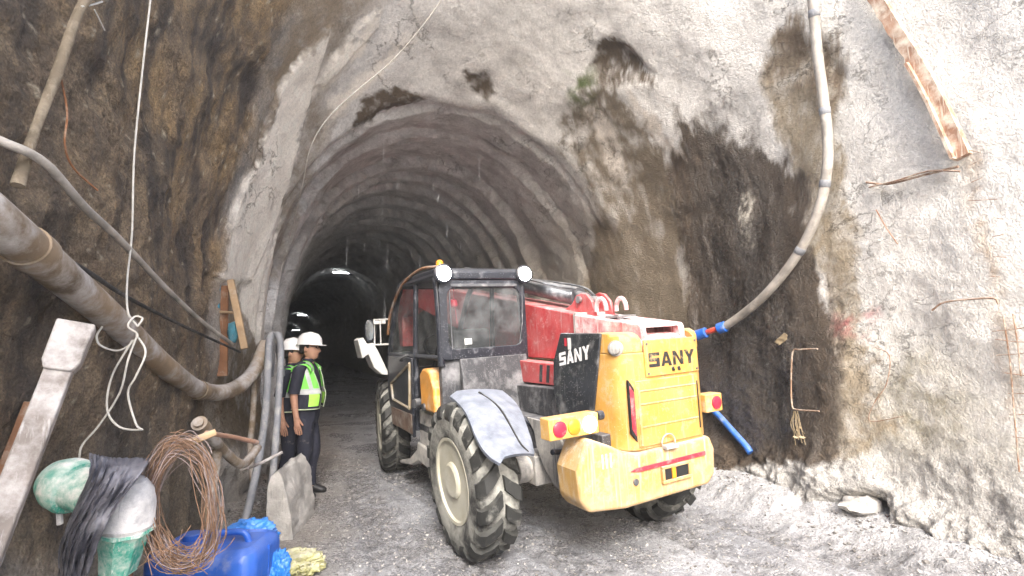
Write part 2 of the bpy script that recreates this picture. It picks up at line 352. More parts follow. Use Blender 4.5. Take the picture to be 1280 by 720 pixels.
def build_shell(sv, tv):
    S, T = np.meshgrid(sv, tv, indexing='ij'); shp = S.shape; S = S.ravel(); T = T.ravel()
    X, Z, NX, NZ = shell(S, T)
    P = np.stack([X, S, Z], 1)
    col, wet, coarse = wall_colour(P, S, T)
    d = .10 * fbm(P, .55, 3, .5) + .080 * fbm(P, 1.7, 4, .5, 5.) * (.25 + coarse)
    d += .026 * fbm(P, 8., 3, .6, 8.) * coarse ** 1.5 + .014 * fbm(P, 26., 2, .6, 3.) * coarse
    v = T * 16
    # every blasted round ends in a lip: ribs a metre apart, worn and uneven
    inn = sstep(6.0, 8.0, S - sstep(8.5, 10.5, v) * .8)
    ph = S + .22 * np.sin(S * 1.7 + 1) + .18 * fbm(P, .9, 3, .6, 44.) + .09 * fbm(P, 4., 3, .6, 21.); fr = ph - np.floor(ph)
    rib = np.where(fr < .16, fr / .16, 1 - ((fr - .16) / .84) ** 1.4)
    amp = np.clip(.14 + .13 * fbm(P, .8, 3, .6, 61.), .02, .3) * sstep(17.5, 14, np.abs(v - 8) * 2 + 0) * inn
    d -= (rib - .45) * amp
    d -= .05 * np.exp(-((S - 6.75 + .25 * fbm(P, 1., 2, .5, 2.)) / .16) ** 2) * sstep(2.5, 5, v) * sstep(12, 9, v)
    # hollow undercut at the foot of the right wall, ragged foot
    hx = sdf(STAIN['hollow'], S + .05 * wet, v + .1 * fbm(P, 4., 2, .5)); d += .38 * sstep(.1, -.3, hx)
    ft = sstep(.8, .1, Z) * sstep(8, 9, v) * sstep(6.5, 5.5, S); d += ft * (.13 * fbm(P, 2.4, 5, .62, 9.) + .035 * fbm(P, 9., 4, .7, 29.) - .14)
    ft = sstep(1.2, .2, Z) * sstep(8, 7, v); d -= ft * (.10 + .25 * np.abs(fbm(P, 1.3, 3, .55, 19.)))
    for k, a in (('spot2', .12), ('spot1', .06), ('ochretop', .06), ('streak', -.03)): d += a * sstep(.06, -.15, sdf(STAIN[k], S, v))
    for k, a in (('plaster1', .035), ('plaster2', .03)): d -= a * sstep(.03, -.03, sdf(STAIN[k], S + .05 * fbm(P, 3., 3, .6, 2.), v))
    P = P + np.stack([NX * d, -.35 * d * sstep(7, 5, S), NZ * d], 1)
    return P.reshape(*shp, 3), col.reshape(*shp, 3), wet.reshape(shp), coarse.reshape(shp)
def grid_normals(P):
    a = np.gradient(P, axis=0); b = np.gradient(P, axis=1); n = np.cross(a, b); n /= np.linalg.norm(n, axis=-1)[..., None] + 1e-12; return n
def grid_mesh(name, P, col, wet, coarse, N, keep, mat, parent=None):
    ns, ntt = P.shape[:2]; idx = np.arange(ns * ntt).reshape(ns, ntt)
    q = np.stack([idx[:-1, :-1], idx[1:, :-1], idx[1:, 1:], idx[:-1, 1:]], -1)[keep]
    u, inv = np.unique(q.ravel(), return_inverse=True); me = bpy.data.meshes.new(name); nf = len(q)
    me.vertices.add(len(u)); me.vertices.foreach_set('co', P.reshape(-1, 3)[u].ravel().astype(np.float32))
    me.loops.add(nf * 4); me.loops.foreach_set('vertex_index', inv.ravel().astype(np.int32))
    me.polygons.add(nf); me.polygons.foreach_set('loop_start', np.arange(0, nf * 4, 4, dtype=np.int32))
    me.polygons.foreach_set('use_smooth', np.ones(nf, bool)); me.update(calc_edges=True)
    a = me.attributes.new('tint', 'FLOAT_COLOR', 'POINT'); a.data.foreach_set('color', np.concatenate([col.reshape(-1, 3)[u], np.ones((len(u), 1))], 1).ravel().astype(np.float32))
    for k, x in (('wet', wet), ('coarse', coarse)):
        a = me.attributes.new(k, 'FLOAT', 'POINT'); a.data.foreach_set('value', x.ravel()[u].astype(np.float32))
    me.materials.append(mat); me.normals_split_custom_set_from_vertices(N.reshape(-1, 3)[u].astype(np.float32))
    o = bpy.data.objects.new(name, me); COL.objects.link(o)
    if parent: o.parent = parent
    return o
def wall_material(name, ground=False):
    m, n, b = newmat(name)
    at_ = lambda k: nd(n, 'ShaderNodeAttribute', attribute_name=k)
    co = nd(n, 'ShaderNodeTexCoord').outputs['Object']
    t = at_('tint').outputs['Color']; wet = at_('wet').outputs['Fac']; crs = at_('coarse').outputs['Fac']
    n1 = noise(n, co, 30, 8, .74); n2 = noise(n, co, 75, 4, .7)
    vo = nd(n, 'ShaderNodeTexVoronoi'); vo.inputs['Scale'].default_value = 60; n.links.new(co, vo.inputs['Vector'])
    g = ramp(n, n1, .3, .7, .60, 1.40)
    c = mixc(n, ramp(n, crs, 0, .7, .45, 1.), t, mixc(n, 1.0, t, g, 'MULTIPLY'))
    c = mixc(n, mth(n, 'MULTIPLY', crs, .8), c, mixc(n, 1.0, c, ramp(n, n2, .32, .68, .35, 1.75), 'MULTIPLY'))
    # single pale or dark grains
    gr = mth(n, 'MULTIPLY', ramp(n, vo.outputs['Distance'], .28, .16), mth(n, 'MULTIPLY', ramp(n, noise(n, co, 31, 2), .52, .6), crs))
    c = mixc(n, mth(n, 'MULTIPLY', gr, .55), c, mixc(n, .5, c, (.46, .41, .33)))
    # hairline cracks and seams between spray layers
    ck = noise(n, co, 1.1, 9, .62, (1, 1, 1.6)); ck = mth(n, 'ABSOLUTE', mth(n, 'SUBTRACT', ck, .5))
    ck = mth(n, 'MULTIPLY', ramp(n, ck, .007, .001), ramp(n, noise(n, co, .7, 3), .45, .6)) if not ground else 0.
    if not ground: c = mixc(n, mth(n, 'MULTIPLY', ck, .6), c, mixc(n, 1.0, c, (.3, .27, .24), 'MULTIPLY'))
    n.links.new(c, b.inputs['Base Color'])
    rr = mth(n, 'ADD', ramp(n, wet, 0, 1, .95, .14), ramp(n, n1, .3, .7, -.10, .10)); n.links.new(rr, b.inputs['Roughness'])
    n.links.new(ramp(n, wet, 0, 1, .25, .75), b.inputs['Specular IOR Level'])
    h = mth(n, 'ADD', mth(n, 'MULTIPLY', n1, 1.0), mth(n, 'ADD', mth(n, 'MULTIPLY', n2, .28), mth(n, 'MULTIPLY', vo.outputs['Distance'], -.22)))
    h = mth(n, 'SUBTRACT', mth(n, 'MULTIPLY', h, ramp(n, crs, 0, 1, .6, 1.3)), mth(n, 'MULTIPLY', ck, .3))
    bump(n, b, h, .040 if not ground else .024)
    return m
M_WALL = wall_material('sprayed_rock'); M_GROUND = wall_material('wet_gravel_mud', True)
def spaced(a, b, f):
    o = [a]
    while o[-1] < b: o.append(o[-1] + f(o[-1]))
    return np.array(o)
tv = np.concatenate([np.linspace(-.01, .3, 230), np.linspace(.3, .7, 300)[1:], np.linspace(.7, 1.01, 190)[1:]])
s1 = spaced(-6, 8.0, lambda s: .12 if s < .3 else (.019 if s < 6 else .022))
s2 = spaced(s1[-1], 14.0, lambda s: .035 + .01 * (s - 8))
s3 = spaced(s2[-1], 130.0, lambda s: .1 + .02 * (s - 14))
LIP = float(s1[np.argmin(abs(s1 - 6.85))])
P, C, W, K = build_shell(np.concatenate([s1, s2[1:]]), tv); N = grid_normals(P)
sv = np.concatenate([s1, s2[1:]]); Sc = (sv[:-1] + sv[1:]) / 2; Tc = (tv[:-1] + tv[1:]) / 2
SS, TT = np.meshgrid(Sc, Tc, indexing='ij')
Zc = P[:-1, :-1, 2]
open_top = ~((SS < 4.2) & (Zc > 7.0)) & ~((SS < .5) & (Zc > 4.6))
left = (TT < .335 + .04 * sstep(3.5, 5.5, SS) * 1.0) & (SS < 5.45)
rock = tag(grid_mesh('rock_wall', P, C, W, K, N, left & open_top, M_WALL), 'dark brown wet rough rock wall beside the tunnel mouth with pipes along it', 'wall')
port = tag(grid_mesh('concrete_wall', P, C, W, K, N, ~left & open_top & (SS < LIP), M_WALL), 'whitish sprayed concrete wall around the tunnel mouth stained dark by seeping water', 'wall')
tun = empty('tunnel', (0, LIP, 0)); tag(tun, 'long dark arched tunnel with ribbed grey lining running into the hill', 'tunnel')
edges = [LIP] + [k + .05 for k in range(8, 14)] + [99]
for a, b in zip(edges[:-1], edges[1:]):
    o = grid_mesh('lining_ring', P, C, W, K, N, (SS >= a) & (SS < b), M_WALL, tun); o.location = (0, -LIP, 0)
s3 = np.concatenate([[sv[-1] - .06], s3[1:]]); tv3 = np.linspace(-.01, 1.01, 260)
P3, C3, W3, K3 = build_shell(s3, tv3); N3 = grid_normals(P3); SS3 = np.meshgrid((s3[:-1] + s3[1:]) / 2, tv3[1:], indexing='ij')[0]
edges = [s3[0]] + [k + .05 for k in range(15, 26)]
for a, b in zip(edges[:-1], edges[1:]):
    o = grid_mesh('lining_ring', P3, C3, W3, K3, N3, (SS3 >= a) & (SS3 < b), M_WALL, tun); o.location = (0, -LIP, 0)
o = grid_mesh('far_lining', P3, C3, W3, K3, N3, SS3 >= edges[-1], M_WALL, tun); o.location = (0, -LIP, 0); o['kind'] = 'stuff'

mb = MB(); n0 = mb.add([(p[0], p[1] - LIP - .2, p[2]) for p in P3[-1]]); mb.face(range(n0, n0 + len(P3[-1]))); mb.build('tunnel_face', dirty('rock_face', (.12, .11, .1), .9), tun, fix=False)
# ---------------------------------------------------------------- ground
gx = np.concatenate([[-90, -40, -15, -7, -4.5], np.arange(-3.4, 4.3, .026), [5, 7, 15, 40, 90]])
gy = np.concatenate([[-90, -40, -15, -5, -1.5, 0, .6], np.arange(1., 9.2, .026), spaced(9.2, 30, lambda s: .06 + .03 * (s - 9.2)), [40, 60, 90, 140, 200]])
_RW = (1.45, 4.42)
def tracks(P):
    """lugged tyre prints the machine and earlier traffic pressed into the mud: strength and depth"""
    o = gnd(597, 697); f = gnd(474, 587) - o; f /= np.linalg.norm(f); m = np.zeros(len(P)); z = np.zeros(len(P))
    for dx, da, y1 in ((-.02, 0., .3), (1.83, 0., .2), (.55, .16, 3.), (2.35, .16, 3.), (-.62, -.10, 4.)):
        c, s = math.cos(da), math.sin(da); fx, fy = f[0] * c - f[1] * s, f[0] * s + f[1] * c
        X = P[:, 0] - o[0]; Y = P[:, 1] - o[1]; q = X * fy - Y * fx - dx; l = X * fx + Y * fy
        w = sstep(.21, .15, abs(q)) * sstep(y1, y1 - .3, l) * sstep(-3.5, -2.5, l)
        lug = np.sin((l + .55 * abs(q)) * 2 * math.pi / .21 + (q > 0) * math.pi); lug = sstep(-.2, .5, lug)
        m = np.maximum(m, w * (.5 + .5 * lug)); z -= w * (.010 + .016 * lug) - .012 * np.exp(-((abs(q) - .23) / .05) ** 2) * sstep(y1, y1 - .3, l)
    return m, z
def ground_h(P):
    aL, aR, H, hs, x0 = prof(P[:, 1]); dl = P[:, 0] - x0 + aL; dr = aR - (P[:, 0] - x0)
    z = .030 * fbm(P, .9, 4, .5, 7.) + .011 * fbm(P, 6., 3, .6, 1.)
    z += .26 * sstep(.75, .0, dr + .22 * fbm(P, 1.6, 3, .6, 4.)) * sstep(14, 7, P[:, 1])
    z += .16 * sstep(.6, .0, dl + .2 * fbm(P, 1.7, 3, .5, 6.)) * sstep(1, 2.5, P[:, 1])
    z += tracks(P)[1]
    z += .05 * np.exp(-((P[:, 0] - _RW[0]) ** 2 + (P[:, 1] - _RW[1]) ** 2) / .16)
    z -= .02 * np.exp(-((P[:, 0] + .15 + .17 * (P[:, 1] - 4)) / .3) ** 2) * sstep(9, 5, P[:, 1])
    return z, dl, dr
GX, GY = np.meshgrid(gx, gy, indexing='ij'); Pg = np.stack([GX.ravel(), GY.ravel(), np.zeros(GX.size)], 1)
z, dl, dr = ground_h(Pg)
w1 = fbm(Pg, .8, 5, .6, 2.); f1 = fbm(Pg, 5., 4, .65, 3.); f2 = fbm(Pg, 17., 4, .65, 13.)
gc = np.empty((len(Pg), 3)); gc[:] = (.31, .318, .345); gc *= (1 + .5 * w1 + .3 * f1)[:, None]
dk = np.clip(.35 + 1.6 * w1 + .9 * f1, 0, 1); gc = gc + (np.array((.10, .094, .092)) - gc) * (dk * .65)[:, None]
pw = np.clip(.1 + 1.6 * fbm(Pg, 1.1, 4, .6, 51.) + .8 * f1, 0, 1); gc = gc + (np.array((.46, .468, .495)) - gc) * (pw * .8)[:, None]
bm_ = sstep(.9, .2, dr + .3 * w1); gc = gc + (np.array((.44, .44, .445)) - gc) * (bm_ * .8)[:, None]
lf = sstep(1.7, .7, dl + .5 * w1); gc = gc + (np.array((.30, .265, .225)) - gc) * (lf * .7)[:, None]
trk = tracks(Pg)[0]; gc = gc + (np.array((.13, .125, .125)) - gc) * np.clip(trk * (.45 + .5 * f1), 0, 1)[:, None]
gc *= (1 + .4 * f2)[:, None]
wetg = np.clip(.68 + .35 * trk + .6 * w1 - .5 * pw - .3 * bm_ + .35 * dk, .05, .85); crg = np.clip(.75 + .5 * f1, .3, 1)
Pg[:, 2] = z
shp = GX.shape; Pg = Pg.reshape(*shp, 3); Ng = grid_normals(Pg); Ng *= np.sign(Ng[..., 2:3])
keep = np.ones((shp[0] - 1, shp[1] - 1), bool)
GRD = tag(grid_mesh('ground', Pg, gc.reshape(*shp, 3), np.clip(wetg, 0, 1).reshape(shp), crg.reshape(shp), Ng, keep, M_GROUND), kind='structure')
def gz(x, y): return float(ground_h(np.array([[x, y, 0.]]))[0][0])
# loose gravel on the ground
ico = bmesh.new(); bmesh.ops.create_icosphere(ico, subdivisions=1, radius=1); iv = np.array([v.co for v in ico.verts]); iff = np.array([[v.index for v in f.verts] for f in ico.faces]); ico.free()
for nm_, cnt_, mcol, lb_ in (('gravel', 6000, (.40, .385, .37), 'loose pale grey chippings strewn over the muddy ground'), ('dark_gravel', 5000, (.09, .085, .08), 'dark wet chippings strewn over the muddy ground')):
    mst = dirty('stone_' + nm_, mcol, .8, .35, (.5, .48, .45), 20, bmp=.002, streak=False, var=.6); pts = []; vv = []; ff = []
    while len(pts) < cnt_:
        y = 1.6 + 7.0 * random.random() ** 1.25; aL, aR, *_ = prof(y); x = random.uniform(-aL + .1, aR + .1)
        e = min(x + aL, aR - x); p = .45 + .55 * math.exp(-max(e - .1, 0) / .6)
        if pn(np.array([[x * 1.5, y * 1.5, .3 + cnt_]]))[0] + random.uniform(-.3, .3) < .02: p *= .25
        if random.random() < p: pts.append((x, y, e))
    pa = np.array(pts); zz = ground_h(np.stack([pa[:, 0], pa[:, 1], 0 * pa[:, 0]], 1))[0]
    for i in range(len(pa)):
        r = .005 + .009 * random.random() ** 2.5 + (.012 * random.random() ** 5 if pa[i, 2] < .6 else 0)
        sc_ = np.array([random.uniform(.7, 1.3), random.uniform(.7, 1.3), random.uniform(.4, .8)]) * r
        a = random.random() * 6.28; R_ = np.array([[math.cos(a), -math.sin(a), 0], [math.sin(a), math.cos(a), 0], [0, 0, 1]])
        jit = 1 + .25 * rng.normal(size=(len(iv), 1)).clip(-1, 1)
        vv.append((iv * jit * sc_) @ R_.T + np.array([pa[i, 0], pa[i, 1], zz[i] + sc_[2] * .3])); ff.append(iff + len(iv) * i)
    me = bpy.data.meshes.new(nm_); me.from_pydata(np.concatenate(vv).tolist(), [], np.concatenate(ff).tolist()); me.materials.append(mst)
    gr = bpy.data.objects.new(nm_, me); COL.objects.link(gr); tag(gr, lb_, 'gravel', kind='stuff')

# ---------------------------------------------------------------- the telescopic handler
MUD = (.46, .44, .41)
M_YEL = dirty('yellow_paint', (.52, .275, .05), .45, .50, (.48, .39, .26), 4, var=.25, coat=.1, specks=.15, low=.55, crisp=1.)
M_YELP = dirty('yellow_paint_dusty', (.48, .29, .085), .55, .70, (.50, .43, .35), 4, var=.25, low=.35, crisp=1.)
M_RED = dirty('red_paint', (.46, .04, .045), .45, .46, (.50, .35, .34), 5, var=.3, coat=.2, crisp=1.)
M_REDP = dirty('red_paint_dusty', (.52, .12, .13), .6, .78, (.66, .56, .555), 6, var=.3)
M_BLK = dirty('black_panel', (.022, .025, .03), .35, .25, (.30, .30, .30), 5, var=.3, coat=.2, specks=.5)
M_CHAS = dirty('chassis_grey', (.04, .042, .048), .6, .44, (.24, .24, .25), 4, var=.4, specks=1.)
M_PALE = dirty('mud_covered_metal', (.20, .20, .20), .7, .8, MUD, 5, var=.3)
M_CAB = dirty('cab_frame_black', (.02, .023, .032), .35, .20, (.28, .29, .32), 7, var=.3, specks=.7)
M_STEEL = dirty('cylinder_steel', (.10, .105, .115), .4, .35, (.4, .4, .4), 6, metal=.3)
M_CHROME = dirty('bare_steel', (.45, .45, .46), .3, .3, (.4, .4, .4), 8, metal=.8)
M_FEND = dirty('fender_plastic', (.13, .148, .185), .5, .45, (.29, .315, .37), 5, var=.2, specks=.5)
M_WHITE = dirty('white_plastic', (.70, .70, .68), .5, .3, (.5, .5, .48), 6)
M_RUB = dirty('tyre_rubber', (.022, .023, .022), .7, .25, (.26, .26, .24), 7, bmp=.003, streak=False, var=.4)
M_RUBM = dirty('tyre_muddy', (.03, .03, .03), .8, .76, (.33, .33, .30), 4, bmp=.006, streak=False, var=.4)
M_RIM = dirty('rim_muddy', (.44, .42, .33), .7, .7, (.47, .46, .40), 3, streak=False, var=.2)
M_RLENS = dirty('red_lens', (.62, .02, .05), .2, .15, (.6, .3, .3), 9, streak=False)
M_OLENS = dirty('amber_lens', (.85, .30, .02), .25, .15, (.7, .5, .3), 9, streak=False)
M_REFL = dirty('red_reflector', (.55, .03, .05), .3, .3, (.6, .35, .33), 9)
M_LAMP = glow('lit_lamp', (1, 1, 1), 26); M_RLAMP = glow('lit_reversing_lamp', (1, .97, .9), 2.5)
M_LBOX = dirty('amber_box_paint', (.62, .36, .09), .5, .35, (.6, .5, .38), 7)
M_DARK = dirty('dark_fittings_and_shade', (.012, .012, .013), .7, .1)  # near-black for dark fittings and the painted shade of the hitch opening
M_LETW = dirty('white_lettering', (.75, .75, .75), .5, .15, (.5, .5, .5), 12); M_LETB = dirty('black_lettering', (.02, .02, .022), .5, .22, (.6, .45, .25), 14)
M_SEAT = dirty('seat_fabric', (.02, .02, .024), .8, .2)
def glassmat(name, tint, base, dust):
    m = bpy.data.materials.new(name); m.use_nodes = True; n = m.node_tree; b = n.nodes['Principled BSDF']; out = n.nodes['Material Output']
    co = nd(n, 'ShaderNodeTexCoord').outputs['Object']
    b.inputs['Base Color'].default_value = (*tint, 1); b.inputs['Roughness'].default_value = .12
    tr = nd(n, 'ShaderNodeBsdfTransparent'); mx = nd(n, 'ShaderNodeMixShader'); tr.inputs[0].default_value = (.85, .88, .88, 1)
    f = mth(n, 'ADD', base, mth(n, 'MULTIPLY', ramp(n, noise(n, co, 3, 7, .7), .45, .75), dust))
    w = nd(n, 'ShaderNodeTexVoronoi'); w.inputs['Scale'].default_value = 60; n.links.new(co, w.inputs['Vector'])
    f = mth(n, 'MINIMUM', mth(n, 'ADD', f, mth(n, 'MULTIPLY', ramp(n, w.outputs[0], .2, .1), .35)), 1.)
    n.links.new(f, mx.inputs[0]); n.links.new(tr.outputs[0], mx.inputs[1]); n.links.new(b.outputs[0], mx.inputs[2]); n.links.new(mx.outputs[0], out.inputs[0]); return m
M_GLASS = glassmat('wet_glass', (.22, .23, .24), .08, .42)

LET = {'S': [[(0, .94), (.06, 1), (1, 1), (1, .77), (.30, .77), (.30, .63), (.94, .63), (1, .57), (1, .06), (.94, 0), (0, 0), (0, .23), (.70, .23), (.70, .38), (.06, .38), (0, .44)]],
       'A': [[(0, 0), (.36, 1), (.64, 1), (.5, .72), (.27, 0)], [(.64, 1), (1, 0), (.73, 0), (.5, .72)], [(.33, .18), (.67, .18), (.61, .37), (.39, .37)]],
       'N': [[(0, 0), (0, 1), (.26, 1), (.26, 0)], [(.74, 0), (.74, 1), (1, 1), (1, 0)], [(.26, 1), (.74, .3), (.74, 0), (.26, .7)]],
       'Y': [[(0, 1), (.30, 1), (.5, .64), (.63, .42), (.37, .42)], [(1, 1), (.70, 1), (.5, .64), (.63, .42)], [(.37, .42), (.63, .42), (.63, 0), (.37, 0)]]}
def lettering(word, w, h, gap, org, ux, uz, out, mat, parent):
    mb = MB(); ux, uz, out, org = Vector(ux), Vector(uz), Vector(out), Vector(org)
    for i, ch in enumerate(word):
        for k, poly in enumerate(LET[ch]):
            e = .0025 + .0006 * k
            q = [org + ux * ((w + gap) * i + p[0] * w) + uz * (p[1] * h) for p in poly]
            n0 = mb.add([p + out * e for p in q] + [p - out * .002 for p in q]); m_ = len(q)
            mb.face(range(n0, n0 + m_))
            for a in range(m_): mb.face((n0 + a, n0 + (a + 1) % m_, n0 + m_ + (a + 1) % m_, n0 + m_ + a))
    return mb.build('lettering', mat, parent)

ORG = gnd(597, 697); _fl = gnd(474, 587); _h = _fl - ORG; WB = float(np.linalg.norm(_h)); _h /= WB; HD = math.atan2(-_h[0], _h[1])
ORG = ORG + np.array([_h[1], -_h[0], 0]) * 1.15
TH = empty('telehandler', (ORG[0], ORG[1], 0), HD)
tag(TH, 'muddy yellow red and black telescopic handler reversing out of the tunnel with work lights on', 'telehandler')
ROLL = Matrix.Translation((-1.1, 0, .6)) @ Matrix.Rotation(math.radians(-3.5), 4, 'Y') @ Matrix.Translation((1.1, 0, -.6))
def part(name, mb, mat, bevel=.008, smooth=False, parent=None, seg=2, label=None):
    o = mb.build(name, mat, parent or TH, smooth=smooth, bevel=bevel, seg=seg)
    if parent is None: o.matrix_local = ROLL
    if label: o['label'] = label
    return o
# wheels: tyre > lugs stay in the tyre; rim a sub-part
def wheel(x, y, side, tilt=3.0, dz=0., steer=0.):
    w = MB(); R = .625; hw = .17
    w.lathe([(-hw + .03, .33), (-hw, .36), (-hw - .015, .46), (-hw + .005, .55), (-hw + .05, .588), (-.06, .597), (.06, .597), (hw - .05, .588), (hw - .005, .55), (hw + .015, .46), (hw, .36), (hw - .03, .33)], (0, 0, 0), (1, 0, 0), 56, 0)
    nl = 18
    for k in range(nl):
        for sgn in (-1, 1):
            a0 = 2 * math.pi * (k + (.5 if sgn > 0 else 0)) / nl
            st_ = [(.015, .0, .63), (.08, .10, .632), (.14, .17, .622), (.173, .21, .585), (.186, .23, .53)]
            top = []; bot = []
            for (xx, da, r) in st_:
                a = a0 + da * 1.0; wd_ = .052 + .12 * xx * .25
                for dd, arr, rr in ((-1, top, r), (1, top, r)):
                    aa = a + dd * wd_ / R; arr.append(V(sgn * xx, math.cos(aa) * rr, math.sin(aa) * rr))
                for dd in (-1, 1):
                    aa = a + dd * (wd_ + .010) / R; rr = r - .055; bot.append(V(sgn * (xx - (.02 if xx > .165 else 0)), math.cos(aa) * rr, math.sin(aa) * rr))
            n0 = w.add(top + bot); m_ = len(st_)
            for i in range(m_ - 1):
                a, b, c, d = n0 + 2 * i, n0 + 2 * i + 1, n0 + 2 * i + 3, n0 + 2 * i + 2; q = 2 * m_
                w.face((a, b, c, d), 1); w.face((a, d, d + q, a + q), 1); w.face((b, b + q, c + q, c), 1)
            w.face((n0, n0 + 2 * m_, n0 + 2 * m_ + 1, n0 + 1), 1); e = n0 + 2 * (m_ - 1); w.face((e, e + 1, e + 1 + 2 * m_, e + 2 * m_), 1)
    o = w.build('wheel', [M_RUBM, M_RUB], TH, smooth=True, angle=32)
    r = MB(); s_ = side
    r.lathe([(s_ * .15, .345), (s_ * .172, .35), (s_ * .170, .325), (s_ * .12, .305), (s_ * .07, .285), (s_ * .055, .20), (s_ * .08, .17), (s_ * .165, .145), (s_ * .18, .125), (s_ * .18, .0)], (0, 0, 0), (1, 0, 0), 48)
    for k in range(10):
        a = 2 * math.pi * k / 10; r.cyl((s_ * .055, math.cos(a) * .235, math.sin(a) * .235), (s_ * .085, math.cos(a) * .235, math.sin(a) * .235), .014, 6)
    r.build('rim', M_RIM, o, smooth=True, angle=35)
    o.location = (x, y, R - .012); o.rotation_euler = (random.random() * 6, 0, 0)
    o.matrix_local = Matrix.Translation((x, y, R - .012 + dz)) @ Matrix.Rotation(math.radians(steer), 4, 'Z') @ Matrix.Rotation(math.radians(-tilt), 4, 'Y') @ Matrix.Rotation(random.random() * .4, 4, 'X')
    return o
wheel(-1.17, .12, -1, 6.); wheel(.66, 0, 1, 3.5, .05); wheel(-.99, WB, -1, 4., 0., -9.); wheel(.70, WB, 1, 3.5, .04)
m = MB(); m.cyl((-.8, 0, .62), (.6, 0, .62), .11, 14); m.box((-.68, -.14, .5), (-.45, .14, .74)); m.lathe([(-.2, .1), (-.12, .2), (.12, .2), (.2, .1)], (0, 0, .6), (1, 0, 0), 16)
part('axle', m, M_PALE)
m = MB(); m.cyl((-.8, WB, .62), (.6, WB, .62), .11, 14); part('axle', m, M_PALE)
# chassis and body
m = MB(); m.prism([(-.75, .62), (-.45, .40), (.2, .62), (.7, .48), (3.4, .48), (3.75, .7), (3.75, .98), (-.75, .98)], -.43, .45); part('chassis', m, M_CHAS)
m = MB(); m.prism([(-.8, .98), (.9, .98), (.9, 1.24), (.1, 1.26), (-.25, 1.30), (-.30, 1.72), (-.8, 1.70)], -.30, .45); part('body', m, M_CHAS)
m = MB(); m.prism([(-.02, 1.06), (-.13, .95), (-.165, .82), (-.26, .68), (-.38, .58), (-.55, .52), (-.70, .53), (-.70, .80), (-.60, .86), (-.53, .95), (-.50, 1.06)], -.67, -.645); part('side_plate', m, M_PALE)
m = MB(); m.box((-.65, -.45, .85), (-.28, -.05, 1.0)); part('plate_bracket', m, M_CHAS)
m = MB(); m.box((.46, -.2, .75), (.98, 2.9, 1.45)); m.prism([(.55, 1.45), (2.6, 1.45), (2.5, 1.56), (.7, 1.56)], .5, .95); part('engine_cover', m, M_YELP, .03)
# yellow tail tower
m = MB()
m.prism([(-.36, -.45), (-.345, -.80), (-.30, -.88), (-.22, -.93), (.465, -.93), (.55, -.87), (.59, -.78), (.60, -.25), (.48, -.25), (.48, -.6), (-.24, -.6), (-.24, -.45)], .86, 1.60, 'z')
part('tail_cover', m, M_YEL, .012)
for pl in ([(-.36, -.45), (-.345, -.80), (-.30, -.88), (-.22, -.93), (-.118, -.93), (-.075, -.45)], [(.60, -.45), (.59, -.78), (.55, -.87), (.52, -.905), (.462, -.925), (.445, -.45)]):
    m = MB(); m.loft([[V(x + (.010 if x < 0 else -.010) * q, max(y, yl), z) for x, y in pl] for z, yl, q in ((1.598, -1, 0), (1.66, -1, 0), (1.70, -.915, 0), (1.73, -.885, .3), (1.75, -.84, .7), (1.76, -.78, 1))])
    part('boom_cheek', m, M_YEL, .008)
m = MB(); m.box((-.115, -.945, 1.405), (.470, -.925, 1.69)); up_ = part('rear_plate', m, M_YEL, .006)
lettering('SANY', .114, .112, .016, (-.078, -.945, 1.477), (1, 0, 0), (0, 0, 1), (0, -1, 0), M_LETB, up_)
for x in (.17, .235):
    b_ = MB(); b_.cyl((x, -.94, 1.445), (x + .012, -.955, 1.45), .017, 10); b_.build('plug', M_DARK, up_, smooth=True)
for x in (-.09, .445):
    for z_ in (1.43, 1.66):
        b_ = MB(); b_.cyl((x, -.944, z_), (x, -.952, z_), .009, 8); b_.build('bolt', M_STEEL, up_, smooth=True)
m = MB(); m.box((-.225, -.942, .885), (.440, -.926, 1.385)); rd = part('rear_door', m, M_YEL, .012)
for z_ in (1.03, 1.20, 1.30):
    b_ = MB(); b_.box((-.205, -.949, z_), (.42, -.940, z_ + .012)); b_.build('panel_rib', M_YELP, rd, bevel=.003)
b_ = MB(); b_.box((.428, -.950, .95), (.436, -.940, 1.33)); b_.build('hinge', M_DARK, rd)
b_ = MB(); b_.box((-.215, -.951, .90), (-.195, -.941, 1.37)); b_.build('edge_strip', M_YELP, rd, bevel=.003)
m = MB(); m.prism([(-.287, 1.0), (-.235, .93), (-.235, 1.33), (-.287, 1.40)], -.930, -.905, 'y'); part('reflector_backing', m, M_DARK, .003)
m = MB(); m.prism([(-.280, 1.03), (-.243, .975), (-.243, 1.30), (-.280, 1.355)], -.9345, -.929, 'y'); part('reflector', m, M_REFL, .002)
m = MB(); m.lathe([(0, .062), (.012, .06), (.014, .048), (.04, .044), (.045, .03), (.045, 0)], (-.315, -.845, 1.64), (-1, -.6, 0), 20); part('pivot_pin', m, M_PALE, 0, True)
m = MB(); m.prism([(-.20, 1.775), (-.755, 1.762), (-.57, 1.02), (-.13, 1.00), (-.04, 1.25), (-.06, 1.52)], -.385, -.362); bp_ = part('side_panel', m, M_BLK, .008)
lettering('SANY', .098, .112, .017, (-.385, -.165, 1.485), (0, -1, .17), (0, 0, 1), (-1, 0, 0), M_LETW, bp_)
b_ = MB(); b_.box((-.3885, -.35, 1.63), (-.384, -.31, 1.73)); b_.build('sticker', M_WHITE, bp_)
b_ = MB(); b_.box((-.3885, -.29, 1.66), (-.384, -.26, 1.73)); b_.build('sticker', M_REFL, bp_)
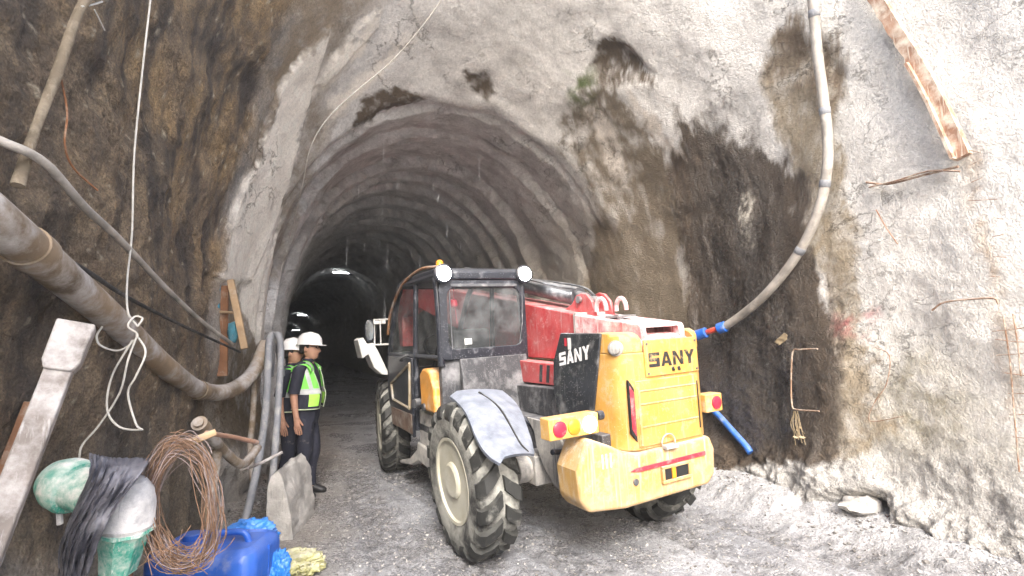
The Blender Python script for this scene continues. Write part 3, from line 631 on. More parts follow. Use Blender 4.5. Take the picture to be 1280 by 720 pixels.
# counterweight bumper
m = MB(); m.prism([(-.70, 1.03), (-.815, .82), (-.80, .60), (-.735, .52), (-.40, .478), (.48, .485), (.565, .56), (.585, .76), (.54, .865), (.45, .872), (-.26, .855), (-.36, .872), (-.50, .945)], -.945, -.66, 'y')
bum = part('counterweight', m, M_YELP, .032, seg=4)
b_ = MB(); b_.box((-.02, -.958, .615), (.24, -.94, .70)); b_.build('hitch_shade_plate', M_DARK, bum)  # raised dark plate stands in for the shade inside the hitch opening
for lo, hi in (((-.045, -.972, .70), (.265, -.935, .722)), ((-.045, -.972, .593), (.265, -.935, .615)), ((-.045, -.971, .615), (-.02, -.935, .70)), ((.24, -.971, .615), (.265, -.935, .70))):
    b_ = MB(); b_.box(lo, hi); b_.build('hitch_frame', M_YELP, bum, bevel=.004)
b_ = MB(); b_.box((.06, -.968, .617), (.10, -.955, .698)); b_.build('hitch_pin', M_OLENS, bum, bevel=.004)
b_ = MB(); b_.prism([(-.345, .738), (-.29, .752), (.455, .760), (.455, .728), (-.25, .722)], -.957, -.94, 'y'); b_.build('reflector', M_REFL, bum, bevel=.002)
b_ = MB(); b_.cyl((-.30, -.94, .655), (-.30, -.957, .655), .024, 14); b_.build('plug', M_STEEL, bum, smooth=True)
for dx in (0, .035, .075):
    b_ = MB(); b_.box((-.60 + dx, -.9475, .80), (-.588 + dx, -.940, .90)); b_.build('mud_streak', M_WHITE, bum)
m = MB(); P_ = [(.04 + .07 * math.cos(a), -.97, .90 + .06 * math.sin(a)) for a in np.linspace(-.4, 3.5, 12)]; m.tube(P_, .006, 6); m.box((.0, -.985, .845), (.13, -.93, .875)); part('towing_eye', m, M_PALE, .003)
# light boxes
m = MB(); m.box((-1.0, -.90, 1.045), (-.57, -.78, 1.195)); lb = part('light_box', m, M_LBOX, .008)
for x, mt in ((-.915, M_RLENS), (-.79, M_OLENS)):
    b_ = MB(); b_.lathe([(0, .056), (.012, .056), (.022, .04), (.025, 0)], (x, -.898, 1.118), (0, -1, 0), 20); b_.build('lens', mt, lb, smooth=True)
b_ = MB(); b_.lathe([(0, .06), (.014, .06), (.026, .042), (.03, 0)], (-.655, -.898, 1.118), (0, -1, 0), 20); b_.build('reversing_lamp', M_RLAMP, lb, smooth=True)
b_ = MB(); b_.cyl((-.555, -.86, 1.16), (-.505, -.86, 1.16), .035, 12); b_.cyl((-.6, -.8, 1.1), (-.4, -.6, 1.08), .03, 10); b_.build('bracket', M_CAB, lb, smooth=True)
m = MB(); m.box((.575, -.90, 1.04), (.775, -.78, 1.19)); lb2 = part('light_box', m, M_LBOX, .008)
b_ = MB(); b_.lathe([(0, .056), (.012, .056), (.022, .04), (.025, 0)], (.70, -.898, 1.115), (0, -1, 0), 20); b_.build('lens', M_RLENS, lb2, smooth=True)
# boom
m = MB(); m.prism([(.03, 1.50), (.03, 1.945), (1.1, 2.135), (5.2, 2.80), (5.2, 2.42), (1.45, 1.51)], -.045, .415); part('boom', m, M_RED, .012)
m = MB(); m.prism([(4.9, 2.46), (4.9, 2.74), (6.0, 2.90), (6.35, 2.3), (6.25, 1.6), (6.05, 1.6), (6.05, 2.2)], .03, .34); part('boom_extension', m, M_RED, .012)
m = MB(); m.prism([(-.62, 1.52), (-.85, 1.62), (-.87, 1.70), (-.86, 1.71), (-.58, 1.71), (-.58, 1.78), (-.86, 1.785), (-.84, 1.815), (-.40, 1.875), (0.02, 1.935), (0.02, 1.50)], .0, .37)
m.prism([(-.62, 1.52), (-.85, 1.62), (-.87, 1.70), (-.86, 1.79), (-.84, 1.815), (-.40, 1.875), (0.02, 1.935), (0.02, 1.50)], -.06, .0).prism([(-.62, 1.52), (-.85, 1.62), (-.87, 1.70), (-.86, 1.79), (-.84, 1.815), (-.40, 1.875), (0.02, 1.935), (0.02, 1.50)], .37, .43)
part('boom_foot', m, M_REDP, .008)
m = MB(); m.cyl((-.1, -.74, 1.575), (.45, -.74, 1.575), .165, 28); part('pivot_drum', m, M_REDP, .0, True)
m = MB(); m.box((-.055, .0, 1.48), (.425, .05, 1.955)); part('band', m, M_PALE, .004)
m = MB(); m.prism([(.08, 1.27), (.05, 1.47), (.95, 1.495), (1.3, 1.49), (1.3, 1.26)], -.215, -.06); rg = part('boom_guard', m, M_RED, .008)
for k in range(3):
    b_ = MB(); y = .16 + .13 * k; b_.prism([(y, 1.29), (y + .05, 1.29), (y + .02, 1.46), (y - .03, 1.46)], -.219, -.21); b_.build('stripe', M_BLK, rg)
m = MB(); m.cyl((.2, .28, 2.13), (.2, 3.1, 2.72), .095, 24); m.cyl((.2, .12, 2.09), (.2, .28, 2.13), .06, 14); part('lift_cylinder', m, M_STEEL, 0, True)
m = MB(); m.tube(catmull([(.12, .2, 2.2), (.08, .5, 2.26), (.1, 1.2, 2.42), (.11, 2.2, 2.6)]), .012, 6); m.tube(catmull([(.27, .1, 2.12), (.3, .4, 2.25), (.3, 1.4, 2.44)]), .012, 6); part('hydraulic_pipe', m, M_STEEL, 0, True)
for x in (.08, .30):
    m = MB(); m.prism([(-.12, 1.90), (-.08, 2.05), (0, 2.13), (.08, 2.15), (.17, 2.13), (.24, 2.05), (.42, 1.99)], x, x + .035); part('lug', m, M_RED, .006)
m = MB(); m.cyl((.05, .1, 2.085), (.37, .1, 2.085), .035, 14); part('lug_pin', m, M_CHROME, 0, True)
for x in (.07, .31):
    m = MB(); P_ = [(x, -.23 + .07 * math.cos(a), 1.97 + .10 * math.sin(a)) for a in np.linspace(-.2, 3.3, 10)]; m.tube(P_, .022, 8); part('lifting_eye', m, M_REDP, 0, True)
m = MB(); m.box((.02, -.52, 1.885), (.22, -.34, 1.905)); m.box((.05, -.50, 1.86), (.09, -.46, 1.89)); part('catch_plate', m, M_CHROME, .003)
# cab
m = MB(); m.box((-1.09, .90, 1.0), (-.10, .99, 1.60)); m.prism([(.75, 1.0), (.90, 1.0), (.90, 1.56), (.86, 1.56)], -.9, -.12); part('cab_rear_panel', m, M_CHAS, .01)
m = MB()
for x in (-1.09, -.12): m.tube(catmull([(x, .90, 1.50), (x, .91, 2.0), (x, .96, 2.40)]), .038, 10); m.tube(catmull([(x, 2.85, 1.0), (x, 2.82, 1.6), (x, 2.45, 2.2), (x, 2.2, 2.44)]), .035, 10)
m.tube([(-1.10, 1.72, .75), (-1.10, 1.70, 1.55), (-1.09, 1.62, 2.43)], .03, 10); m.tube([(-.12, 1.72, 1.2), (-.12, 1.62, 2.43)], .03, 8)
for x in (-1.09, -.12): m.tube([(x, .94, 2.42), (x, 2.25, 2.43)], .035, 8); m.tube([(x, .92, 1.58), (x, 2.82, 1.58)], .028, 8)
m.tube([(-1.09, 2.82, 1.58), (-.12, 2.82, 1.58)], .03, 8); m.tube([(-1.09, 2.22, 2.43), (-.12, 2.22, 2.43)], .03, 8)
cf = part('cab_frame', m, M_CAB, 0, True)
m = MB(); m.prism([(.84, 2.37), (.84, 2.455), (.95, 2.50), (2.1, 2.52), (2.35, 2.46), (2.35, 2.41), (1.0, 2.41), (.95, 2.37)], -1.10, -.09); part('roof', m, M_CAB, .02, seg=3)
def rring(x0, x1, z0, z1, r, n=5):
    P_ = []
    for cx, cz, a0 in ((x1 - r, z1 - r, 0), (x0 + r, z1 - r, 90), (x0 + r, z0 + r, 180), (x1 - r, z0 + r, 270)):
        for k in range(n + 1): a = math.radians(a0 + 90 * k / n); P_.append((cx + r * math.cos(a), cz + r * math.sin(a)))
    return P_
A_ = rring(-1.10, -.10, 1.555, 2.365, .06); B_ = rring(-1.02, -.165, 1.66, 2.285, .09); m = MB(); k = len(A_)
n0 = m.add([(x, .862, z_) for x, z_ in A_] + [(x, .855, z_) for x, z_ in B_] + [(x, .885, z_) for x, z_ in B_] + [(x, .91, z_) for x, z_ in A_])
for i in range(k):
    j = (i + 1) % k
    for a, b in ((0, 1), (1, 2), (2, 3), (3, 0)): m.face((n0 + a * k + i, n0 + a * k + j, n0 + b * k + j, n0 + b * k + i))
wf = part('rear_window', m, M_CAB, .006)
m = MB(); n0 = m.add([(x, .872, z_) for x, z_ in B_]); m.face(range(n0, n0 + k)); n1 = m.add([(x, .878, z_) for x, z_ in B_]); m.face(range(n1, n1 + k)); m.build('pane', M_GLASS, wf, fix=False)
b_ = MB(); b_.box((-.84, .866, 1.70), (-.76, .871, 1.76)); b_.build('sticker', M_WHITE, wf)
b_ = MB(); b_.tube([(-.98, .86, 1.66), (-.985, .86, 1.9), (-.99, .857, 2.26)], .007, 6); b_.build('seal', M_STEEL, wf, smooth=True); b_ = MB(); b_.tube([(-.2, .86, 1.68), (-.155, .855, 1.9), (-.13, .86, 2.3)], .006, 6); b_.build('seal', M_STEEL, wf, smooth=True)
b_ = MB(); b_.box((-.98, .845, 2.295), (-.2, .862, 2.325)); b_.build('wiper_rail', M_STEEL, wf, bevel=.004)
m = MB(); n0 = m.add([(-1.08, 2.84, 1.6), (-.13, 2.84, 1.6), (-.13, 2.24, 2.42), (-1.08, 2.24, 2.42)]); m.face(range(n0, n0 + 4)); part('windscreen', m, M_GLASS, 0)
m = MB(); n0 = m.add([(-.12, .95, 1.6), (-.12, 2.78, 1.6), (-.12, 2.25, 2.40), (-.12, .98, 2.40)]); m.face(range(n0, n0 + 4)); part('side_window', m, M_GLASS, 0)
m = MB(); n0 = m.add([(-1.10, .97, 1.62), (-1.10, 1.66, 1.60), (-1.095, 1.60, 2.39), (-1.09, 1.0, 2.38)]); m.face(range(n0, n0 + 4)); part('side_window', m, M_GLASS, 0)
m = MB(); m.prism([(1.78, .66), (1.75, 1.56), (2.76, 1.58), (2.80, 1.0), (2.70, .80)], -1.135, -1.10); dr_ = part('door', m, M_CAB, .01, label='black cab door with a tan framed lower window')
b_ = MB(); n0 = b_.add([(-1.115, 1.77, 1.60), (-1.115, 2.76, 1.60), (-1.10, 2.28, 2.36), (-1.10, 1.70, 2.38)]); b_.face(range(n0, n0 + 4)); b_.build('pane', M_GLASS, dr_, fix=False)
b_ = MB(); q = [(1.80, 1.50), (2.62, 1.22), (2.55, 1.02), (1.86, .98)]
for i in range(4):
    a, c = q[i], q[(i + 1) % 4]; b_.tube([(-1.142, *a), (-1.142, *c)], .018, 6)
b_.build('window_frame', dirty('tan_seal', (.30, .24, .15), .6, .5), dr_, smooth=True)
b_ = MB(); n0 = b_.add([(-1.138, *p) for p in q]); b_.face(range(n0, n0 + 4)); b_.build('lower_pane', M_GLASS, dr_, fix=False)
b_ = MB(); b_.tube(catmull([(-1.15, 1.82, 1.60), (-1.19, 1.86, 1.58), (-1.19, 2.0, 1.54), (-1.15, 2.06, 1.53)]), .014, 8); b_.build('handle', M_STEEL, dr_, smooth=True)
b_ = MB(); b_.box((-1.142, 1.80, .70), (-1.134, 2.66, .92)); b_.build('kick_plate', dirty('worn_brown_panel', (.16, .10, .07), .7, .5, (.3, .27, .24), 7), dr_, bevel=.004)
m = MB(); m.box((-1.08, 1.0, .75), (-.14, 2.85, .84)); part('cab_floor', m, M_CHAS, .01)
m = MB(); m.box((-.85, 1.35, 1.15), (-.35, 1.85, 1.30)); m.prism([(1.22, 1.25), (1.36, 1.25), (1.30, 1.86), (1.20, 1.86)], -.82, -.38); m.box((-.7, 1.4, .84), (-.5, 1.8, 1.15)); part('seat', m, M_SEAT, .04, seg=3)
m = MB(); m.tube([(-.6 + .19 * math.cos(a), 2.28 + .10 * math.sin(a), 1.66 + .16 * math.sin(a)) for a in np.linspace(0, 2 * math.pi, 25)], .016, 8); m.cyl((-.6, 2.28, 1.66), (-.6, 2.6, 1.2), .03, 10); m.box((-.9, 2.5, .84), (-.3, 2.8, 1.4)); part('steering_wheel', m, M_SEAT, 0, True)
m = MB(); m.lathe([(0, .03), (.02, .045), (.08, .04), (.1, .0)], (-.89, 1.0, 2.09), (0, 0, 1), 12); m.tube([(-.89, 1.0, 2.1), (-.88, 1.0, 2.38)], .004, 5); m.tube([(-.875, 1.0, 2.1), (-.86, 1.0, 1.92)], .006, 5); part('hanging_tag', m, M_RLENS, 0, True)
# work lights, beacon, rail
for x in (-1.065, -.125):
    m = MB(); m.lathe([(0, .05), (.03, .085), (.10, .10), (.11, .085)], (x, .90, 2.425), (0, -1, 0), 20); m.box((x - .02, .86, 2.33), (x + .02, .9, 2.37)); wl = part('work_light', m, M_CAB, 0, True)
    b_ = MB(); b_.lathe([(-.004, .078), (.006, .076), (.012, .055), (.014, 0)], (x, .794, 2.425), (0, -1, 0), 20); b_.build('lamp_lens', M_LAMP, wl, smooth=True)
m = MB(); m.lathe([(0, .05), (.02, .05), (.03, .042), (.09, .04), (.11, .02), (.112, 0)], (-.97, 1.15, 2.505), (0, 0, 1), 16); part('beacon', m, M_OLENS, 0, True)
m = MB(); m.tube(catmull([(-1.02, .98, 2.52), (-1.08, 1.5, 2.55), (-1.12, 2.1, 2.42), (-1.14, 2.55, 2.12), (-1.14, 2.72, 1.85)]), .018, 8); part('cable_rail', m, dirty('orange_brown', (.30, .14, .06), .6, .5), 0, True)
# left flank: tool box, arch, step, mirror, front mudguard
m = MB(); m.prism([(1.42, 1.02), (1.44, 1.40), (1.34, 1.46), (1.22, 1.47), (1.12, 1.44), (1.0, 1.28), (.98, 1.02)], -1.15, -.80); part('tool_box', m, dirty('orange_paint', (.72, .33, .06), .45, .4, (.58, .50, .42), 5), .03, seg=3)
m = MB(); P_ = [(-1.02, .92 * math.cos(a) + .1, .55 + .60 * math.sin(a)) for a in np.linspace(.05, 1.45, 10)]; m.tube(P_, .085, 12); part('wheel_arch', m, M_PALE, 0, True)
m = MB(); m.box((-1.08, 1.0, .55), (-.5, 1.72, .98)); m.prism([(1.05, .56), (1.3, .38), (1.75, .40), (2.0, .30), (2.5, .22), (2.52, .26), (2.1, .36), (1.8, .52), (1.75, .62)], -1.10, -.78); part('step_plate', m, M_PALE, .02)
m = MB(); m.cyl((-1.13, 1.52, 1.08), (-1.20, 1.50, 1.08), .05, 14); part('filler_cap', m, M_STEEL, 0, True); m = MB(); m.cyl((-1.13, 1.30, 1.06), (-1.17, 1.30, 1.06), .04, 14); part('filler_cap', m, M_STEEL, 0, True)
m = MB(); sh = [(-1.50, 1.80), (-1.43, 1.83), (-1.38, 1.74), (-1.30, 1.75), (-1.24, 1.64), (-1.12, 1.36), (-1.06, 1.30), (-1.20, 1.32), (-1.30, 1.42), (-1.37, 1.60), (-1.45, 1.55)]
m.prism(sh, 2.86, 3.16, 'y'); part('front_mudguard', m, M_WHITE, .012)
m = MB(); m.tube([(-1.10, 2.75, 2.05), (-1.26, 2.95, 2.06), (-1.26, 2.97, 1.70)], .013, 8); m.tube([(-1.10, 2.75, 1.72), (-1.26, 2.96, 1.72)], .013, 8); m.tube([(-1.2, 2.87, 2.05), (-1.2, 2.87, 1.72)], .008, 6); m.box((-1.28, 2.9, 2.0), (-1.12, 2.93, 2.045)); ma = part('mirror_arm', m, M_WHITE, 0, True)
m = MB(); ring_ = lambda s_, y: [V(-1.335 + .062 * s_ * math.cos(a) * (1), y, 1.91 + .15 * s_ * math.copysign(abs(math.sin(a)) ** .8, math.sin(a))) for a in np.linspace(0, 2 * math.pi, 24, endpoint=False)]
m.loft([ring_(.9, 2.90), ring_(1, 2.905), ring_(1, 2.93), ring_(.7, 2.97), ring_(.2, 2.985)]); mr = part('mirror', m, M_CAB, 0, True)
mm_, n_, b__ = newmat('mirror_glass'); b__.inputs['Metallic'].default_value = 1; b__.inputs['Roughness'].default_value = .12; b__.inputs['Base Color'].default_value = (.7, .72, .75, 1)
b_ = MB(); n0 = b_.add(ring_(.84, 2.897)); b_.face(range(n0, n0 + 24)); b_.build('mirror_face', mm_, mr, fix=False)
# rear mudguard: a bent sheet over the wheel
L_ = catmull([(-1.25, .3, 1.311), (-1.279, .05, 1.283), (-1.311, -.2, 1.223), (-1.361, -.5, 1.076), (-1.34, -.62, .992), (-1.29, -.70, .944)], 4)
R_ = catmull([(-.728, .3, 1.27), (-.751, .05, 1.209), (-.789, -.15, 1.133), (-.891, -.45, .998), (-.93, -.55, .94), (-.964, -.62, .903)], 4)
m = MB(); rings = []
for a, b in zip(L_, R_):
    row = []
    for k in range(9):
        t = k / 8; p = a.lerp(b, t); p = p + V(0, -.008, .020) * math.sin(math.pi * t) ** .7; p.z -= .035 * max(0, .13 - t) / .13; row.append(p)
    rings.append(row + [p + V(0, .016, -.020) for p in row[::-1]])
m.loft(rings); mg = part('rear_mudguard', m, M_FEND, 0, True)
b_ = MB(); b_.tube(catmull([R_[2].lerp(L_[2], .55) + V(0, -.008, .021), R_[8].lerp(L_[8], .42) + V(0, -.010, .021), R_[14].lerp(L_[14], .3) + V(0, -.012, .018), R_[19].lerp(L_[19], .18) + V(0, -.012, .014)], 5), [.012, .005], 6)
b_.build('crack', M_DARK, mg, smooth=True)
m = MB(); m.tube(catmull([(-.66, .1, 1.05), (-.6, -.2, .9), (-.62, -.5, .86), (-.78, -.58, .88)]), .022, 8); part('mudguard_bracket', m, M_CAB, 0, True)

# ---------------------------------------------------------------- the two men by the left wall
def plain(name, col, rough=.6, var=.15, sc=30, spec=.4):
    m = dirty(name, col, rough, .0, (.3, .28, .26), sc, bmp=0 if 'cloth' in name or 'green' in name else .0008, streak=False, var=var)
    if 'cloth' in name or 'green' in name:
        n = m.node_tree; co = nd(n, 'ShaderNodeTexCoord').outputs['Object']; bump(n, n.nodes['Principled BSDF'], noise(n, co, 7, 4, .55, (1, 1, .6)), .05)
    return m
M_SKIN = plain('skin', (.42, .23, .155), .5, .12); M_NAVY = plain('navy_cloth', (.018, .02, .035), .8, .3, 14)
M_GREEN = plain('green_fluorescent', (.24, .80, .12), .7); M_SILV = plain('silver_band', (.50, .52, .52), .45); M_PALEG = plain('pale_edging', (.62, .72, .50), .7)
M_LIME = plain('lime_pocket', (.45, .90, .12), .6)
M_BOOT = plain('black_leather', (.015, .015, .016), .5); M_HAIR = plain('dark_hair', (.02, .017, .015), .7); M_HELM = plain('white_helmet', (.78, .78, .77), .3, .04, 6); M_LENSG = plain('spectacles', (.02, .02, .02), .2)
def ell(z, cx, cy, rx, ry, k=28, p=2.3):
    out = []
    for j in range(k):
        a = 2 * math.pi * j / k; c, s = math.sin(a), math.cos(a)
        out.append(V(cx + rx * math.copysign(abs(c) ** (2 / p), c), cy + ry * math.copysign(abs(s) ** (2 / p), s), z))
    return out
def skin_body():
    v = []; e = []; r = []
    def nv(p, rad, frm=None):
        v.append(p); r.append(rad)
        if frm is not None: e.append((frm, len(v) - 1))
        return len(v) - 1
    pel = nv((0, 0, .93), .12); sp = nv((0, .005, 1.10), .115, pel); ch = nv((0, -.01, 1.30), .12, sp); nb = nv((0, -.02, 1.44), .07, ch); nk = nv((0, .0, 1.50), .055, nb); nv((0, .015, 1.57), .05, nk)
    for s in (-1, 1):
        hp = nv((s * .09, 0, .86), .09, pel); kn = nv((s * .095, .02 if s > 0 else .06, .49), .058, hp); an = nv((s * .10, -.03 if s > 0 else .03, .09), .04, kn); nv((s * .11, .10 if s > 0 else .16, .04), .035, an)
        sh = nv((s * .17, -.04, 1.405), .065, ch)
        el = nv((s * .225, -.085, 1.12), .045, sh); wr = nv((s * .235, -.045, .885), .029, el); pa = nv((s * .235, -.03, .81), .031, wr)
        for i, (dy, ln) in enumerate(((-.026, .072), (-.009, .084), (.009, .088), (.026, .078))):
            k1 = nv((s * .238, -.025 + dy * 1.2, .775), .010, pa); k2 = nv((s * .232, -.015 + dy * 1.2, .775 - ln * .5), .009, k1); nv((s * .218, -.010 + dy * 1.1, .775 - ln), .0075, k2)
        t1 = nv((s * .228, .0, .835), .011, wr); nv((s * .218, .03, .79), .009, t1)
    me = bpy.data.meshes.new('body'); me.from_pydata(v, e, []); o = bpy.data.objects.new('body', me); COL.objects.link(o)
    sm = o.modifiers.new('skin', 'SKIN'); sm.use_smooth_shade = True
    for i, q in enumerate(me.skin_vertices[0].data): q.radius = (r[i], r[i]); q.use_root = (i == 0)
    o.modifiers.new('sub', 'SUBSURF').levels = 2; o.modifiers['sub'].render_levels = 2
    bpy.context.view_layer.update(); dg = bpy.context.evaluated_depsgraph_get()
    me2 = bpy.data.meshes.new_from_object(o.evaluated_get(dg)); bpy.data.objects.remove(o)
    vs = [tuple(q.co) for q in me2.vertices]; fs = [tuple(p.vertices) for p in me2.polygons]
    # the head grows out of the neck
    S_ = [(1.495, .055, -.02, .034), (1.512, .086, -.035, .048), (1.538, .094, -.052, .059), (1.556, .094, -.066, .065), (1.572, .097, -.074, .068), (1.590, .096, -.083, .071), (1.610, .093, -.091, .073), (1.632, .086, -.097, .075), (1.648, .086, -.10, .0755), (1.668, .096, -.10, .076), (1.70, .088, -.10, .074), (1.728, .06, -.08, .055), (1.744, .02, -.03, .02)]
    nose = {1.572: .006, 1.590: .030, 1.610: .026, 1.632: .017, 1.648: .008, 1.556: -.003}
    k = 32; rings = []
    for z, yf, yb, hw in S_:
        cy = (yf + yb) / 2; ry = (yf - yb) / 2; row = []
        for p in ell(z, 0, cy, hw, ry, k, 2.2):
            if p.y > cy:
                p.y += nose.get(z, 0) * math.exp(-(p.x / .013) ** 2)
                if z in (1.632, 1.648): p.y -= .009 * math.exp(-((abs(p.x) - .031) / .014) ** 2)
            row.append(p)
        rings.append(row)
    h = MB(); h.loft(rings)
    for s in (-1, 1):
        h.loft([[V(s * (.070 + q * .018), -.012 + .020 * sc_ * math.cos(a) - q * .008, 1.618 + .033 * sc_ * math.sin(a)) for a in np.linspace(0, 2 * math.pi, 12, endpoint=False)] for q, sc_ in ((0, .7), (.6, 1), (1, .9), (1.05, .3))])
    n0 = len(vs); vs += h.v; fs += [tuple(i + n0 for i in f) for f in h.f]
    B = MB(); B.v = vs; B.f = fs; B.m = [0] * len(fs); return B
TORSO = [(.86, .0, .172, .118), (.93, .0, .176, .124), (1.02, .012, .172, .128), (1.10, .018, .170, .130), (1.20, .008, .176, .125), (1.30, -.005, .186, .118), (1.38, -.015, .186, .104), (1.435, -.02, .150, .080), (1.465, -.02, .095, .066), (1.49, -.012, .070, .062)]
def torso_at(z):
    T = np.array(TORSO); return [float(np.interp(z, T[:, 0], T[:, i])) for i in (1, 2, 3)]
def make_person(name):
    root = empty(name)
    skin_body().build('body', M_SKIN, root, smooth=True, angle=80)
    m = MB(); m.loft([ell(z, 0, cy, rx, ry) for z, cy, rx, ry in TORSO])
    m.loft([ell(1.475, 0, -.012, .074, .066), ell(1.51, 0, -.004, .066, .060), ell(1.50, 0, -.004, .058, .052)], caps=False)
    for s in (-1, 1):
        m.tube(catmull([(s * .11, -.03, 1.42), (s * .175, -.040, 1.405), (s * .208, -.058, 1.30), (s * .222, -.080, 1.17), (s * .224, -.084, 1.135)], 5), [.06, .073, .066, .060, .062], 16)
    m.build('shirt', M_NAVY, root, smooth=True, angle=60)
    m = MB(); m.loft([ell(z, 0, cy, rx, ry) for z, cy, rx, ry in ((.985, .006, .182, .134), (.93, 0, .184, .132), (.86, 0, .182, .128), (.80, 0, .170, .115))])
    for s in (-1, 1):
        kx = .02 if s > 0 else .06; ax = -.03 if s > 0 else .03
        m.tube(catmull([(s * .085, 0, .90), (s * .092, .005, .78), (s * .096, kx, .50), (s * .10, (kx + ax) / 2 - .012, .30), (s * .102, ax, .095)], 6), [.092, .098, .090, .078, .072, .070, .074], 18)
    m.build('trousers', M_NAVY, root, smooth=True, angle=60)
    for s in (-1, 1):
        ax = -.03 if s > 0 else .03; m = MB(); x = s * .107
        m.loft([[V(x + w * math.cos(a), ax + y, max(.0, zc + h * math.sin(a))) for a in np.linspace(0, 2 * math.pi, 16, endpoint=False)] for y, w, zc, h in ((-.075, .02, .05, .04), (-.065, .036, .06, .06), (-.01, .043, .075, .075), (.05, .043, .055, .055), (.12, .048, .04, .042), (.165, .042, .032, .034), (.19, .02, .026, .02))])
        m.tube([(x, ax - .015, .06), (x * .98, ax - .01, .17)], [.052, .056], 16)
        m.build('boot', M_BOOT, root, smooth=True, angle=60)
    # open safety vest
    m = MB(); nz_, na = 44, 72; zs = np.linspace(.955, 1.47, nz_)
    for z in zs:
        cy, rx, ry = torso_at(z); op = np.interp(z, [.95, 1.15, 1.40, 1.47], [16, 20, 38, 62]); g = .020 + .012 * (z < 1.15)
        for a in np.radians(np.linspace(op, 360 - op, na)):
            c, s = math.sin(a), math.cos(a); w_ = .004 * math.sin(7 * a + 9 * z)
            m.v.append((rx * math.copysign(abs(c) ** .87, c) * (1 + (g + w_) / rx), cy + ry * math.copysign(abs(s) ** .87, s) * (1 + (g + w_) / ry), z))
    for i in range(nz_ - 1):
        for j in range(na - 1):
            z = (zs[i] + zs[i + 1]) / 2; a = 16 + (360 - 32) * (j + .5) / (na - 1); aa = a if a < 180 else 360 - a
            if j < 1 or j > na - 3 or i < 1: mt = 2
            elif 1.125 < z < 1.185: mt = 1
            elif z < 1.125: mt = 4 if (28 < aa < 72 and z > .99) else 3
            elif 48 < aa < 66 or 128 < aa < 146: mt = 1
            else: mt = 0
            m.face((i * na + j, i * na + j + 1, (i + 1) * na + j + 1, (i + 1) * na + j), mt)
    ve = m.build('vest', [M_GREEN, M_SILV, M_PALEG, M_NAVY, M_LIME], root, smooth=True, angle=60); so = ve.modifiers.new('thick', 'SOLIDIFY'); so.thickness = .006; so.offset = 1
    # shoulder bands of the vest lie over the sleeve heads
    for s in (-1, 1):
        m = MB()
        for x0, x1, mt in ((.085, .125, 0), (.125, .16, 1), (.16, .232, 0)):
            rows = []
            for t in np.linspace(0, 1, 12):
                a = math.pi * t; r_ = .098 - .1 * 0
                rows.append([V(s * x0, -.02 + .105 * math.cos(a), 1.37 + (.118 - .25 * max(0, x0 - .085)) * math.sin(a)), V(s * x1, -.02 + .105 * math.cos(a), 1.37 + (.118 - .25 * max(0, x1 - .085)) * math.sin(a))])
            m.loft(rows, mt, False, False)
        sb = m.build('shoulder_band', [M_GREEN, M_SILV], ve, smooth=True); so = sb.modifiers.new('thick', 'SOLIDIFY'); so.thickness = .006
    m = MB(); rings = []
    for z, s_ in ((0, 1.10), (-.004, 1.10), (-.002, 1.0), (.02, 1.0), (.05, .965), (.08, .88), (.105, .74), (.122, .52), (.131, .25), (.133, .05)):
        row = ell(1.672 + z, 0, -.004, .112 * s_, .137 * s_, 32, 2.1)
        if s_ > 1.05:
            for p in row:
                if p.y > .03: p.y += .038 * (p.y - .03) / .12; p.z -= .010 * (p.y - .03) / .12
        rings.append(row)
    m.loft(rings); he = m.build('helmet', M_HELM, root, smooth=True, angle=50)
    m = MB(); m.tube([(0, .12, 1.73), (0, .08, 1.782), (0, 0, 1.805), (0, -.08, 1.788), (0, -.125, 1.74)], .010, 8); m.build('ridge', M_HELM, he, smooth=True)
    m = MB(); rows = []
    for z, g in ((1.565, .004), (1.60, .010), (1.64, .011), (1.69, .008)):
        rows.append([V(.079 * math.sin(a) + g * math.sin(a), .0 + (.104 + g) * math.cos(a), z) for a in np.radians(np.linspace(82 if z > 1.62 else 112, 278 if z > 1.62 else 248, 26))])
    m.loft(rows, 0, False, False); ha = m.build('hair', M_HAIR, root, smooth=True); ha.modifiers.new('thick', 'SOLIDIFY').thickness = .008
    m = MB()
    for s in (-1, 1):
        m.tube([(s * .033 + .024 * math.cos(a), .100 - .35 * abs(s * .033 + .024 * math.cos(a)) ** 1.6 * 2, 1.640 + .017 * math.sin(a)) for a in np.linspace(0, 2 * math.pi, 15)], .003, 6)
        m.tube([(s * .057, .092, 1.645), (s * .078, .03, 1.645), (s * .08, -.015, 1.635)], .0028, 6)
    m.tube([(-.01, .106, 1.643), (.01, .106, 1.643)], .003, 6); m.build('spectacles', M_LENSG, root, smooth=True)
    for s in (-1, 1):
        m = MB(); m.lathe([(-.010, 0), (-.006, .008), (0, .011), (.006, .008), (.010, 0)], (s * .031, .079, 1.640), (0, 1, 0), 10); m.build('eye', M_LENSG, root, smooth=True)
    m = MB(); m.loft([[V(.024 * math.cos(a), .094 - 6 * (.024 * math.cos(a)) ** 2 + y, 1.551 + .005 * sc_ * math.sin(a)) for a in np.linspace(0, 2 * math.pi, 14, endpoint=False)] for y, sc_ in ((-.006, .9), (.001, 1), (.004, .4))]); m.build('lips', plain('lips', (.28, .10, .08), .5), root, smooth=True)
    return root
def copy_tree(o, parent=None):
    c = o.copy(); COL.objects.link(c)
    if parent: c.parent = parent
    for ch in list(o.children): copy_tree(ch, c)
    return c
fh = Vector((math.sin(YAW), math.cos(YAW))); rh = Vector((math.cos(YAW), -math.sin(YAW)))
def face_angle(deg):
    d = rh * math.cos(math.radians(deg)) - fh * math.sin(math.radians(deg)); return math.atan2(-d.x, d.y)
